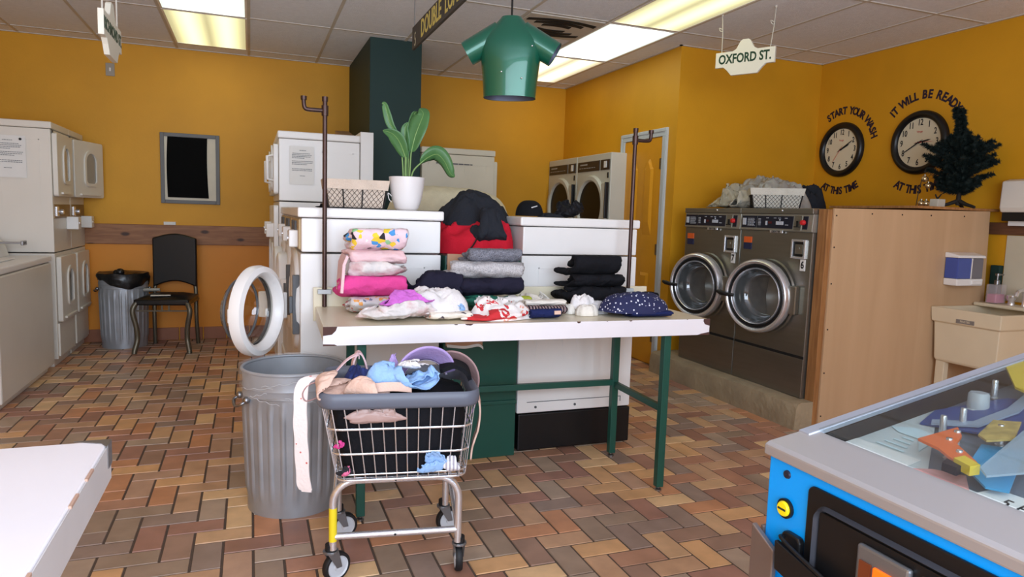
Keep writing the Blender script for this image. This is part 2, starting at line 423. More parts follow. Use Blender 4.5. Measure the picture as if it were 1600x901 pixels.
r2_ = N(nt, 'ShaderNodeValToRGB'); r2_.color_ramp.elements[0].color = (.74, .73, .73, 1); r2_.color_ramp.elements[1].color = (1.0, 1.0, 1.0, 1); r2_.color_ramp.elements[0].position = .25; r2_.color_ramp.elements[1].position = .65
L = nt.links.new
L(ge.outputs['Random Per Island'], r.inputs[0]); L(tc.outputs['Object'], nn.inputs['Vector']); L(nn.outputs['Fac'], r2_.inputs[0])
L(r.outputs[0], mx.inputs[6]); L(r2_.outputs[0], mx.inputs[7]); L(mx.outputs[2], b.inputs['Base Color'])
b.inputs['Roughness'].default_value = .42
mr = N(nt, 'ShaderNodeMapRange'); mr.inputs['To Min'].default_value = .3; mr.inputs['To Max'].default_value = .55
L(nn.outputs['Fac'], mr.inputs[0]); L(mr.outputs[0], b.inputs['Roughness'])
M_tile = m
M_grout = mat('grout', (92, 76, 64), .9, var=.12, vs=20)
fl = MB(); U = .1035; g = .0035
i0, i1, j0, j1 = int(XL/U)-2, int(XR/U)+2, int(YF/U)-2, int(YB/U)+2
random.seed(3)
for j in range(j0, j1):
    for i in range(i0, i1):
        q = (i+j) % 4
        if q == 0: a = (i*U, j*U, (i+2)*U, (j+1)*U)
        elif q == 2: a = (i*U, j*U, (i+1)*U, (j+2)*U)
        else: continue
        x0, y0, x1, y1 = max(a[0], XL)+g, max(a[1], YF)+g, min(a[2], XR)-g, min(a[3], YB)-g
        if x1-x0 < .01 or y1-y0 < .01: continue
        h = random.uniform(-.0007, .0007); c = .002
        fl.add([(x0, y0, -.006), (x1, y0, -.006), (x1, y1, -.006), (x0, y1, -.006), (x0+c, y0+c, h), (x1-c, y0+c, h), (x1-c, y1-c, h), (x0+c, y1-c, h)],
               [(4, 5, 6, 7), (0, 1, 5, 4), (1, 2, 6, 5), (2, 3, 7, 6), (3, 0, 4, 7)], 0)
fl.box(XL-.1, YF-.1, -.1, XR+.1, YB+.1, -.0035, 1)
struct('floor', fl, [M_tile, M_grout])

T = .12
struct('wall_back', MB().box(XL-T, YB, -.1, XR+T, YB+T, ZC+.1), M_wall)
struct('wall_left', MB().box(XL-T, YF, -.1, XL, YB, ZC+.1), M_wall)
struct('wall_right', MB().box(XR, YF, -.1, XR+T, YB, ZC+.1), M_wall)
# front wall behind the camera with its wide shop window
w = MB(); wx0, wx1, wz0, wz1 = -1.95, 2.45, .42, 2.48
w.box(XL, YF-T, -.1, wx0, YF, ZC+.1).box(wx1, YF-T, -.1, XR, YF, ZC+.1).box(wx0, YF-T, -.1, wx1, YF, wz0).box(wx0, YF-T, wz1, wx1, YF, ZC+.1)
struct('wall_front', w, M_wall)
w = MB().frame(wx0, wz0, wx1, wz1, .05, YF-.09, YF-.03)
for k in (1, 2): w.box(wx0+k*1.467-.025, YF-.09, wz0, wx0+k*1.467+.025, YF-.03, wz1)
struct('window_1', w, M_steel)
# partition block on the right with its closet door
PX, PY = 3.24, 4.87
struct('wall_partition', MB().box(PX, PY, 0, XR, YB, ZC), M_wall)
struct('wall_column', MB().box(.915, 5.79, 0, 1.338, YB, ZC), M_colgreen)

# ceiling: mineral tiles in a bar grid
cl = MB().box(XL-T, YF-T, ZC, XR+T, YB+T, ZC+.1); struct('ceiling', cl, M_ceil)
gx = [-1.8, -1.2, -.6, 0, .6, 1.2, 1.8, 2.4, 3.0, 3.6, 4.2]; gy = [6.8, 5.67, 4.54, 3.41, 2.28, 1.15, .02, -1.1]
cg = MB()
for x in gx: cg.box(x-.011, YF, ZC-.004, x+.011, YB, ZC+.01)
for y in gy: cg.box(XL, y-.011, ZC-.0045, XR, y+.011, ZC+.01)
cg.box(XL, YB-.02, ZC-.006, XR, YB, ZC+.01).box(XR-.02, YF, ZC-.006, XR, YB, ZC+.01).box(PX-.02, PY-.02, ZC-.006, PX, YB, ZC).box(PX-.02, PY-.02, ZC-.006, XR, PY, ZC)
struct('trim_ceiling_grid', cg, M_tbar)
# base tile, wooden rails
M_basetile = mat('base_tile', (150, 92, 62), .45, var=.12, vs=5)
bb = MB()
x = XL
while x < PX-.02:
    bb.box(x+.003, YB-.014, 0, min(x+.2, PX)-.003, YB, .115); x += .203
struct('baseboard_back', bb, M_basetile, bevel=.003)
M_pine = wood('knotty_pine', (132, 84, 52), (166, 114, 74), 0, 3, True)
struct('trim_1', MB().box(XL, YB-.022, .885, .5, YB, 1.065), M_pine, bevel=.004)
M_brown = wood('brown_board', (84, 52, 34), (112, 72, 46), 1, 3)
struct('trim_2', MB().box(XR-.022, 2.0, 1.225, XR, 3.3, 1.305), M_brown, bevel=.003)
struct('baseboard_right', MB().box(XR-.014, YF, 0, XR, 3.2, .11), M_basetile, bevel=.003)

struct('trim_3', MB().box(XL, YB-.004, .1, .91, YB, .9), mat('orange_lower_paint', (222, 138, 22), .5, var=.05, vs=2.2))
# closet door in the partition
M_door = mat('yellow_door_paint', (224, 154, 34), .4, var=.05)
M_trimgrey = mat('pale_blue_grey_trim', (196, 202, 204), .45)
M_brass = mat('hinge_steel', (150, 140, 120), .35, 1)
dy0, dy1, dz = 5.06, 5.67, 1.94
d = MB().box(PX-.012, dy0, .01, PX-.002, dy1, dz)
do = struct('door_1', d, M_door)
def dpanel(poly_out, poly_in, x0, x1):
    mb = MB(); n = len(poly_out)
    v = [(x0, a, b) for a, b in poly_out]+[(x1, a, b) for a, b in poly_in]
    mb.add(v, [(i, (i+1) % n, n+(i+1) % n, n+i) for i in range(n)]+[tuple(range(n, 2*n))]); return mb
def shrink(p, s):
    cx = sum(a for a, b in p)/len(p); cz = sum(b for a, b in p)/len(p)
    wa = max(a for a, b in p)-cx; wb = max(b for a, b in p)-cz
    return [(cx+(a-cx)*(1-s/wa), cz+(b-cz)*(1-s/wb)) for a, b in p]
def cath(ya, yb, za, zb, peak):
    ym = (ya+yb)/2; o = [(yb, za), (yb, zb)]
    for k in range(1, 12):
        t = k/12; s = math.sin(PI*t)**2; o.append((yb+(ya-yb)*t, zb+peak*s))
    return o+[(ya, zb), (ya, za)]
for ya, yb in ((dy0+.08, dy0+.275), (dy0+.335, dy1-.08)):
    for za, zb, pk in ((.99, 1.70, .10), (.17, .82, 0)):
        p = cath(ya, yb, za, zb, pk)
        dpanel(p, shrink(p, .022), PX-.0125, PX-.004).build('panel_moulding', M_door, do)
        q = shrink(p, .03); dpanel(q, shrink(q, .026), PX-.0125, PX-.028).build('raised_panel', M_door, do, label='raised door panel with a mitred edge')
c = MB()
for ya, yb, za, zb in ((dy0-.075, dy0-.008, 0, dz+.008), (dy1+.008, dy1+.075, 0, dz+.008), (dy0-.075, dy1+.075, dz+.008, dz+.075)):
    c.box(PX-.018, ya, za, PX, yb, zb)
c.box(PX-.024, dy0-.07, 0, PX-.0185, dy0-.045, dz+.045).box(PX-.024, dy1+.045, 0, PX-.0185, dy1+.07, dz+.045).box(PX-.024, dy0-.07, dz+.045, PX-.0185, dy1+.07, dz+.07)
c.build('door_casing', M_trimgrey, do, bevel=.003, label='pale blue grey door casing')
for z in (.25, 1.0, 1.72): MB().box(PX-.022, dy0-.008, z-.045, PX-.010, dy0+.012, z+.045).build('hinge', M_brass, do)

# ceiling lights (two rows of lay-in fluorescent panels)
def light_mat(name, rgb, k):
    m = bpy.data.materials.new(name); m.use_nodes = True; nt = m.node_tree; b = nt.nodes['Principled BSDF']
    b.inputs['Base Color'].default_value = lin((225, 222, 205)); b.inputs['Roughness'].default_value = .4
    tc = N(nt, 'ShaderNodeTexCoord'); sx = N(nt, 'ShaderNodeSeparateXYZ'); nt.links.new(tc.outputs['Object'], sx.inputs[0])
    # the two tubes behind the diffuser glow through it
    a = N(nt, 'ShaderNodeMath', op='ABSOLUTE'); nt.links.new(sx.outputs[0], a.inputs[0])
    s = N(nt, 'ShaderNodeMath', op='SUBTRACT', i1=.13); nt.links.new(a.outputs[0], s.inputs[0])
    q = N(nt, 'ShaderNodeMath', op='ABSOLUTE'); nt.links.new(s.outputs[0], q.inputs[0])
    mr = N(nt, 'ShaderNodeMapRange', interpolation_type='SMOOTHSTEP'); nt.links.new(q.outputs[0], mr.inputs[0])
    mr.inputs['From Min'].default_value = 0; mr.inputs['From Max'].default_value = .15; mr.inputs['To Min'].default_value = k; mr.inputs['To Max'].default_value = k*.26
    nt.links.new(mr.outputs[0], b.inputs['Emission Strength']); b.inputs['Emission Color'].default_value = lin(rgb)
    return m
L_cool = light_mat('cool_diffuser', (226, 244, 240), TUBE*1.15)
L_warm = light_mat('warm_diffuser', (248, 240, 200), TUBE*.8)
L_yel = light_mat('yellowed_diffuser', (240, 238, 178), TUBE*.62)
def clight(x, y0, y1, m, label):
    yc = (y0+y1)/2
    t = thing('ceiling_light', label, 'light', (x, yc, ZC), 0, 'fluorescent ceiling panels')
    h = (y1-y0)/2
    f = MB()
    f.box(-.289, -h+.011, -.007, .289, -h+.026, 0).box(-.289, h-.026, -.007, .289, h-.011, 0).box(-.289, -h+.026, -.007, -.274, h-.026, 0).box(.274, -h+.026, -.007, .289, h-.026, 0)
    f.build('frame', M_white, t)
    d = MB().grid(lambda u, v: ((u-.5)*.548, (v-.5)*(2*h-.052), -.003-.004*math.sin(PI*u)*(.6+.4*math.sin(9*v))), 10, 14)
    d.build('diffuser', m, t, smooth=180)
clight(-.3, 5.67, 6.8, L_yel, 'yellowed ceiling light panel at the left, against the back wall')
clight(-.3, 4.54, 5.67, L_cool, 'cool white ceiling light panel at the left, cut by the top of the photo')
clight(2.7, 5.67, 6.8, L_warm, 'warm ceiling light panel at the right end of the row, by the back wall')
clight(2.7, 4.54, 5.67, L_cool, 'bluish white ceiling light panel between the warm and the yellow ones at right')
clight(2.7, 3.41, 4.54, L_yel, 'yellow ceiling light panel with a sagging edge beside the hanging street sign cord')
# louvred vent
t = thing('air_vent', 'square ceiling air vent with dark curved slots behind the green metal shirt', 'vent', (2.1, 4.83, ZC))
f = MB(); f.box(-.288, -.272, -.012, .288, .282, -.002); f.build('face_plate', M_tbar, t, bevel=.003)
for k, (r, a) in enumerate(((.24, 62), (.17, 58), (.10, 55))):
    s = MB(); n = 14
    pts = []
    for i in range(n+1):
        u = -1+2*i/n; pts.append((u*(.11+.155*(r-.1)/.14+.0), -r*.9+.05*u*u*r/.24+.02, -.014))
    ribbon(s, pts, .05, (0, 1, 0), .004); s.build('slot', M_dark, t)
    s = MB(); ribbon(s, [(x, -y+.01, z) for x, y, z in pts], .05, (0, 1, 0), .004); s.build('slot', M_dark, t)
# ------------------------------------------------------------------ white machines
M_meter = mat('brown_meter_plate', (140, 112, 78), .4, .3, var=.1)
M_tan = mat('tan_meter_plate', (186, 160, 118), .45, var=.06)
M_glassdark = mat('smoky_window', (150, 152, 152), .12, var=.05, coat=.5)
M_seal = mat('grey_seal', (92, 92, 94), .6)
def glass_mat(name, rgb, rough=.02, a=.18):
    m = bpy.data.materials.new(name); m.use_nodes = True; nt = m.node_tree; nt.nodes.clear()
    o = N(nt, 'ShaderNodeOutputMaterial'); t = N(nt, 'ShaderNodeBsdfTransparent'); t.inputs[0].default_value = lin(rgb)
    g = N(nt, 'ShaderNodeBsdfGlossy'); g.inputs['Roughness'].default_value = rough
    f = N(nt, 'ShaderNodeLayerWeight'); f.inputs[0].default_value = .5
    pw = N(nt, 'ShaderNodeMath', op='POWER', i1=4.5); nt.links.new(f.outputs['Facing'], pw.inputs[0])
    ad = N(nt, 'ShaderNodeMath', op='MULTIPLY_ADD', i1=.85, i2=a*.2); ad.use_clamp = True
    x = N(nt, 'ShaderNodeMixShader'); nt.links.new(pw.outputs[0], ad.inputs[0]); nt.links.new(ad.outputs[0], x.inputs[0])
    nt.links.new(t.outputs[0], x.inputs[1]); nt.links.new(g.outputs[0], x.inputs[2]); nt.links.new(x.outputs[0], o.inputs[0]); return m
M_glass = glass_mat('clear_glass', (240, 243, 242))
def emboss(mb, x0, z0, x1, z1, y, w=.006, d=.0015):
    """a pressed panel outline on a face looking along y"""
    return mb.frame(x0, z0, x1, z1, w, y-d, y+.002)
def coin_box(t, x, y, z, w=.10, h=.10, d=.085):
    b = MB().box(x-w/2, y-d, z, x+w/2, y, z+h); o = b.build('coin_box', M_white, t, bevel=.006)
    l = MB(); l.lathe([(0, -.004), (.014, -.004), (.014, .006)], 14, (x, y-d, z+h*.5), 'y'); l.build('lock', M_chrome, o, smooth=40)
def oval_door(t, x0, x1, z0, z1, wx, ww, wz, wh, name, m, hinge=None, ang=0, handle=None):
    """dryer door panel with an arched window; local origin at the hinge when it stands open"""
    ox = hinge if hinge is not None else 0
    mb = MB(); mb.prism([(a+(x0+x1)/2-ox, b+(z0+z1)/2) for a, b in rrect(x1-x0, z1-z0, .02, 4)], 'y', -.035, -.002)
    d = mb.build(name, m, t, smooth=50, bevel=.004)
    if hinge is not None: d.location = (hinge, -.004, 0); d.rotation_euler = (0, 0, ang)
    o = arch(ww+.05, wh+.05, .05, cx=wx-ox, cz=wz); i = arch(ww, wh, .03, cx=wx-ox, cz=wz)
    mb = MB(); ring_prism(mb, o, i, -.045, -.034); mb.build('window_surround', m, d, smooth=50)
    mb = MB(); n = len(i); v = [(a, -.036, b) for a, b in i]; mb.add(v, [tuple(range(n))]); mb.build('window_pane', M_glassdark, d, label='smoky arched pane')
    if handle:
        hx, hz, hw = handle; mb = MB().box(hx-hw/2-ox, -.05, hz-.008, hx+hw/2-ox, -.03, hz+.008); mb.build('handle_lip', m, d, bevel=.003)
    return d
def stacked_dryer(label, loc, rz, W, D, H, m, mid, group, open_top=False, loop=False, capz=.05, bcap=False):
    t = thing('stacked_dryer', label, 'dryer', loc, rz, group); h = W/2
    b = MB().box(-h+.003, 0, .06, h-.003, D, mid-.004).box(-h+.012, .03, 0, h-.012, D, .06); b.box(-h+.003, 0, mid+.004, h-.003, D, H-capz-.003)
    b.build('body', m, t, bevel=.005)
    MB().box(-h, -.008, H-capz, h, D+.004, H).build('top_cap', m, t, bevel=.008)
    for sx in (-1, 1):
        for a, c in ((.07, D*.42), (D*.52, D*.92)): s = MB(); emboss_x(s, sx*(h-.003), a, c, mid+.3, H-.13, sx); s.build('pressed_outline', m, t)
    x0, x1 = -h+.025, h-.03
    if mid < 1.1:
        oval_door(t, x0, x1, mid+.42, H-.075, (x0+x1)/2+.02, .155, H-.295, .25, 'upper_door', m, hinge=x0 if open_top else None, ang=math.radians(-17) if open_top else 0, handle=((x0+x1)/2, mid+.445, .3))
        if open_top:
            mb = MB(); mb.lathe([(.001, .3), (.17, .3), (.17, .002), (.2, .002), (.2, -.006)], 26, (.02, 0, H-.33), 'y'); mb.build('drum_opening', M_steel, t, smooth=50)
        MB().box(x0, -.006, mid+.255, x1, .002, mid+.36).build('meter_plate', M_meter, t, bevel=.002, label='brown metal meter plate')
        mb = MB(); mb.box(x0+.03, -.016, mid+.27, x0+.09, -.004, mid+.345); mb.build('coin_slide', M_chrome, t, bevel=.003)
        mb = MB(); mb.lathe([(0, -.03), (.018, -.03), (.02, -.004)], 16, (x0+.16, 0, mid+.305), 'y'); mb.build('dial', M_chrome, t, smooth=40)
        coin_box(t, h-.10, 0, mid+.165)
        MB().box(-h+.03, -.004, H-.085, -h+.075, .001, H-.055).build('badge', M_seal, t)
    else:
        oval_door(t, x0, x1, mid+.05, H-.09, 0, .2, (mid+H)/2, .28, 'upper_door', m, handle=None)
        if loop:
            q = MB(); zc = (mid+H)/2-.01; q.tube([(.2, -.03, zc-.09), (.2, -.075, zc-.08), (.2, -.075, zc+.08), (.2, -.03, zc+.09)], .011, 8)
            q.build('door_handle', m, t, smooth=60)
        coin_box(t, .15, 0, mid-.26)
    oval_door(t, x0, x1, .34 if mid < 1.1 else .5, mid-.03, (x0+x1)/2+.03, .15, (.60 if mid < 1.1 else .84), .26, 'lower_door', m, handle=((x0+x1)/2, .37 if mid < 1.1 else .52, .34))
    MB().box(x0, -.012, .08, x1, .002, .33 if mid < 1.1 else .48).build('kick_panel', m, t, bevel=.003)
    return t
def emboss_x(mb, x, y0, y1, z0, z1, s, w=.006, d=.0015):
    a, b = sorted((x-s*.002, x+s*d))
    mb.box(a, y0, z0, b, y0+w, z1).box(a, y1-w, z0, b, y1, z1); return mb.box(a, y0, z1-w, b, y1, z1)
def notice(loc, rz, w, h, label, lines, seed=0, tack=False):
    """typed sheet on a face looking along local -y"""
    t = thing('paper_notice', label, 'notice', loc, rz)
    mb = MB(); mb.grid(lambda u, v: ((u-.5)*w, -.0015-.002*math.sin(PI*v)*(1-u), (v-.5)*h), 6, 6); mb.build('sheet', M_paper, t, smooth=180)
    rnd = random.Random(seed); mb = MB()
    for (z, a, b) in lines:
        x = a
        while x < b-.01:
            q = min(b, x+rnd.uniform(.02, .07)); mb.box((x-.5)*w, -.0048, (z-.5)*h, (q-.5)*w, -.0042, (z-.5)*h+.0042); x = q+.012
    mb.build('typed_lines', mat('faded_print', (120, 120, 124), .8), t)
    if tack:
        q = MB(); q.ball((.37*w, -.008, .42*h), .009, 8, sz=1); q.build('black_magnet', M_black, t, smooth=180)
    return t
LN = [(.88, .4, .66), (.80, .12, .82), (.76, .1, .9), (.72, .1, .86), (.68, .1, .6), (.60, .1, .94), (.56, .1, .92), (.52, .1, .7), (.40, .1, .9), (.36, .1, .9), (.22, .42, .62)]

GL = 'stacked dryers along the left wall'
stacked_dryer('white stacked dryer in the left corner, the one carrying the typed notice', (-1.365, 6.265, 0), PI/2, .53, .75, 1.825, M_white2, .865, GL)
stacked_dryer('white stacked dryer with its upper door hanging open against the back wall', (-1.365, 6.78, 0), PI/2, .50, .75, 1.825, M_white2, .865, GL, open_top=True)
notice((-1.635, 5.997, 1.56), 0, .235, .30, 'typed white notice under a black magnet on the left stacked dryer side', LN, 1, True)
# top-loading washer at the left edge
t = thing('top_load_washer', 'white top loading washer at the left edge with a metal coin slide on top', 'washer', (-1.73, 5.31, 0))
MB().box(-.37, -.585, .05, .365, .59, .805).box(-.34, -.55, 0, .33, .55, .05).build('body', M_white2, t, bevel=.012)
MB().box(-.374, -.59, .81, .369, .595, .852).build('top_deck', M_white, t, bevel=.01)
MB().box(-.25, -.4, .853, .25, .2, .864).build('lid', M_white, t, bevel=.008)
MB().prism([(-.36, .85), (.12, .85), (.09, .95), (.03, 1.0), (-.36, 1.0)], 'y', .3, .56).build('console', M_white2, t, bevel=.006)
q = MB().box(.07, .40, .945, .25, .46, .957).box(.235, .385, .935, .25, .475, .967).box(.05, .385, .93, .09, .475, .975); q.build('coin_slide', M_steel, t, bevel=.003, label='metal coin slide')

# front-loading washers of the island
M_porthole = glass_mat('porthole_glass', (250, 250, 248), .03, .25)
def door_lathe(t, name, loc, rot, closed):
    mb = MB(); mb.lathe([(.150, .0), (.156, -.032), (.172, -.042), (.194, -.034), (.200, -.01), (.197, .012), (.155, .014), (.150, 0)], 48, (-.215, 0, 0), 'y')
    d = mb.build(name, M_white, t, smooth=50, loc=loc, rot=rot)
    mb = MB(); mb.lathe([(.160, .012), (.153, .03), (.147, .012)], 40, (-.215, 0, 0), 'y'); mb.build('seal', M_seal, d, smooth=60)
    mb = MB(); mb.lathe([(.150, .004), (.143, .04), (.132, .075), (.11, .10), (.06, .112), (.0005, .113)], 40, (-.215, 0, 0), 'y'); mb.build('glass_bowl', M_porthole, d, smooth=60, solid=.004, label='clear glass door bowl')
    mb = MB(); mb.tube([(-.215+.137*math.cos(2*PI*k/40), .070, .137*math.sin(2*PI*k/40)) for k in range(40)], .006, 8, True); mb.build('bowl_refraction_ring', M_seal, d, smooth=60)  # added grey ring imitating the refraction at the glass bowl's far edge
    mb = MB().box(-.02, -.03, -.06, .012, .10 if not closed else .02, .06); mb.build('hinge', M_white, d, bevel=.004)
    mb = MB(); mb.box(-.40, .004, -.03, -.375, .024, .03); mb.build('latch', M_white, d, bevel=.004)
    return d
def front_washer(label, loc, rz, H, base, m, group, near, opened=False, W=.63, D=.66, basemat=None):
    t = thing('front_load_washer', label, 'washer', loc, rz, group); h = W/2
    if base > .1: MB().box(-h+.004, -.004, 0.012, h-.004, D-.01, base-.006).build('plinth_box', M_black, t, bevel=.006, label='black steel plinth box')
    else: MB().box(-h+.02, .03, 0, h-.02, D-.02, base).build('toe_base', M_black, t)
    b = MB().box(-h+.004, 0, base, h-.004, D, 1.046).box(-h+.004, .004, 1.054, h-.004, D-.004, H-.05); b.build('body', m, t, bevel=.006)
    MB().box(-h+.001, -.012, H-.046, h-.001, D+.012, H).build('top_cap', m, t, bevel=.008)
    for sx in (-1, 1):
        x = sx*(h-.004)
        for y0, y1 in ((.11, .34), (.42, .58)): s = MB(); emboss_x(s, x, y0, y1, .5, .985, sx, .005); s.build('pressed_outline', m, t)
        a, c = sorted((x-sx*.002, x+sx*.001)); MB().box(a, .075, base+.01, c, .079, 1.04).build('panel_seam', m, t)
    MB().box(-h+.03, -.006, 1.065, h-.03, .006, H-.055).build('meter_plate', M_tan, t, bevel=.003, label='tan meter plate')
    for k in range(2): MB().box(-.12+k*.16, -.016, 1.075, -.02+k*.16, -.004, H-.065).build('coin_slot', M_seal, t, bevel=.003)
    coin_box(t, .14, 0, 1.07, .12, .08, .045)
    q = MB(); q.lathe([(.16, .26), (.17, .01), (.185, -.012), (.225, -.02), (.245, -.012), (.25, .002)], 44, (0, 0, .80), 'y'); q.build('door_bezel', M_white, t, smooth=50)
    q = MB(); q.lathe([(.0005, .25), (.16, .25)], 32, (0, 0, .80), 'y'); q.build('drum', M_steel, t, smooth=50)
    q = MB().box(.2, -.03, .66, .232, 0, .94).box(.205, -.045, .76, .228, -.03, .84); q.build('latch_strip', M_seal, t, bevel=.003)
    hx = .235
    door_lathe(t, 'open_door' if opened else 'door', (hx-.02, -.085 if opened else -.03, .80), (0, 0, math.radians(150) if opened else 0), not opened)
    q = MB().box(-h+.03, -.01, base+.02, h-.03, .004, base+.24); q.build('kick_panel', m, t, bevel=.004)
    if base > .1:
        q = MB()
        for sx in (-1, 1):
            x = sx*(h-.004); a, c = sorted((x-sx*.002, x+sx*.003))
            q.box(a, .06, base+.03, c, .063, base+.06).box(a, .06, base+.057, c, .62, base+.06)
            for y in (.1, .34, .57):
                q.lathe([(0, x+sx*.004), (.007, x+sx*.004), (.007, x-sx*.002)], 8, (0, y, base+.03), 'x')
        q.build('service_strip', M_seal, t)
    return t
GI = 'front loading washers of the island'
front_washer('white island washer at the near left with its round glass door hanging open', (.212, 3.595, 0), -PI/2, 1.258, .05, M_white, GI, 1, True)
front_washer('white washer second in the left island row, next after the one with the open door', (.212, 4.225, 0), -PI/2, 1.258, .05, M_white, GI, 1)
front_washer('white washer third in the left island row, against the tall stacked dryer', (.212, 4.855, 0), -PI/2, 1.258, .05, M_white, GI, 1)
front_washer('white washer on a black base at the near right end of the island', (1.975, 3.60, 0), PI/2, 1.245, .215, M_white, GI, -1, W=.63, D=.675)
front_washer('white washer under the black crumpled garment, behind the near right one', (1.975, 4.235, 0), PI/2, 1.245, .215, M_white, GI, -1, W=.63, D=.675)
front_washer('white washer at the far end of the right island row, hidden behind the other two', (1.975, 4.87, 0), PI/2, 1.245, .215, M_white, GI, -1, W=.63, D=.675)
GS = 'stacked dryers behind the island washers'
a = stacked_dryer('white tall stacked dryer with a typed notice behind the plant basket', (.19, 5.485, 0), -PI/2, .61, .56, 1.79, M_white, 1.30, GS, loop=True)
MB().box(-.30, .565, 0, .30, .66, 1.82).build('back_duct', M_white, a, bevel=.004)
notice((.345, 5.176, 1.555), 0, .17, .27, 'typed white notice on the tall dryer behind the wire basket', LN, 2)
# tan cardboard wedge on top of the duct
b = stacked_dryer('beige tall stacked dryer beside the green column, behind the cream pillow', (1.985, 6.05, 0), PI/2, .625, .64, 1.80, mat('beige_enamel', (206, 198, 178), .4, var=.03), 1.30, GS)
q = MB(); rnd = random.Random(5); x = -.0
y = .10
while y < .42:
    k = rnd.uniform(.02, .05); q.box(-.3125-.003, .64-y-k-.02, 1.665-.004*y, -.3115, .64-y-.02, 1.675-.004*y); y += k+.006
q.build('printed_line', M_seal, b, label='small printed line')
front_w = MB().prism([(5.80, 1.80), (6.5, 1.80), (6.5, 1.94)], 'x', .72, .84)
tag(front_w.build('cardboard_wedge', mat('kraft_cardboard', (176, 136, 100), .8, var=.05, vs=4)), 'tan cardboard offcut lying on the tall dryer next to the green column', 'cardboard')
for o in (bpy.data.objects['cardboard_wedge'],): o.location = (0, 0, .02)
stacked_dryer('white tall stacked dryer farther back in the left island row, hidden by the first', (.19, 6.11, 0), -PI/2, .61, .56, 1.79, M_white, 1.30, GS, loop=True)

# big drum dryers set in the partition wall
M_dgrey = mat('dryer_grey_enamel', (206, 203, 190), .4, var=.03)
M_dpanel = mat('dryer_black_panel', (44, 38, 38), .35)
GD = 'drum dryers in the partition wall'
def drum_dryer(label, yc):
    t = thing('drum_dryer', label, 'dryer', (3.07, yc, 0), -PI/2, GD); W = .70; h = W/2
    MB().box(-h+.002, 0, 0, h-.002, .168, 1.85).build('body', M_dgrey, t, bevel=.006)
    MB().box(-h+.025, -.006, 1.695, .135, .002, 1.79).build('control_panel', M_dpanel, t, bevel=.003, label='black control panel')
    p = MB().box(.155, -.006, 1.695, h-.02, .002, 1.79).build('coin_panel', M_dpanel, t, bevel=.003, label='black coin panel')
    MB().box(.23, -.012, 1.715, .275, -.005, 1.775).build('coin_slot', M_white, p)
    q = MB(); rnd = random.Random(int(yc*10))
    x = -.27
    while x < -.13: k = rnd.uniform(.012, .02); q.box(x, -.0075, 1.755, x+k, -.0058, 1.768); x += k+.003
    x = -.29
    while x < .05: k = rnd.uniform(.01, .05); q.box(x, -.0075, 1.725, x+k, -.0058, 1.731); x += k+.015
    q.build('panel_print', mat('pale_print', (170, 165, 160), .6), t)
    zc = 1.36; q = MB()
    q.lathe([(.235, .15), (.235, -.012), (.25, -.03), (.285, -.03), (.295, -.012), (.295, .002)], 48, (-.02, 0, zc), 'y')
    d = q.build('door_ring', M_dgrey, t, smooth=45)
    q = MB(); q.lathe([(.0005, -.008), (.238, -.008)], 40, (-.02, 0, zc), 'y'); q.build('door_glass', mat('dark_dryer_glass', (20, 17, 16), .35, spec=.25), d, label='dark round glass')
    q = MB().box(.22, -.028, 1.02, .315, -.002, 1.58); q.build('door_edge', M_dgrey, t, bevel=.008)
    q = MB().box(.312, -.04, 1.25, .33, -.004, 1.58); q.build('door_handle', M_black, t, bevel=.004)
    q = MB().box(.29, -.006, 1.62, .31, .001, 1.67); q.build('number_plate', M_black, t)
    MB().box(-h+.03, -.01, .08, h-.03, .002, .95).build('lower_panel', M_dgrey, t, bevel=.005)
    return t
drum_dryer('grey drum dryer with black panel next to the yellow closet door', 5.985)
drum_dryer('grey drum dryer with black panel in the corner by the back wall', 6.69)
# ------------------------------------------------------------------ steel washers on the right
M_conc = mat('rough_concrete', (158, 140, 112), .9, var=.22, vs=5, bump=.7, bs=25, detail=6)
M_sst = mat('brushed_steel', (148, 145, 136), .3, .85, var=.06, vs=3, stretch=(1, 1, 12))
M_sst2 = mat('panel_steel', (176, 174, 164), .35, .7, var=.04)
M_navy = mat('navy_display', (24, 26, 42), .3)
M_print = mat('panel_white_print', (196, 200, 210), .5, var=0)
M_red = mat('red_knob', (206, 40, 44), .35)
M_orange = mat('orange_label', (226, 98, 40), .6)
M_cons = mat('bare_ply_edge', (150, 98, 56), .7, var=.15)
t = MB()
n = 30
def kerb(u, v):
    y = 3.215+(4.86-3.215)*u; s = .006*nz(y*4, v*3, 0, 2)
    P = [(3.09, 0), (3.092, .06), (3.094, .13), (3.105, .158), (3.13, .17), (3.4, .17), (3.7, .17), (4.1, .17), (4.15, 0)]
    p = P[min(8, int(round(v*8)))]
    e = .012*(nz(y*6, p[1]*20, 1, 4))*(1 if p[0] < 3.2 and p[1] > 0 else 0)
    return (p[0]+e, y, max(0, p[1]+(s-.004*abs(nz(y*9, 2, 2)) if p[1] > .1 else 0)))
t.grid(kerb, n, 8); t.f.append(tuple(k*(n+1) for k in range(9))); t.mi.append(0); t.f.append(tuple(k*(n+1)+n for k in range(9))); t.mi.append(0)
o = tag(t.build('concrete_plinth', M_conc, smooth=35), 'rough concrete plinth on the floor under the two steel washers', 'plinth'); o['kind'] = 'structure'
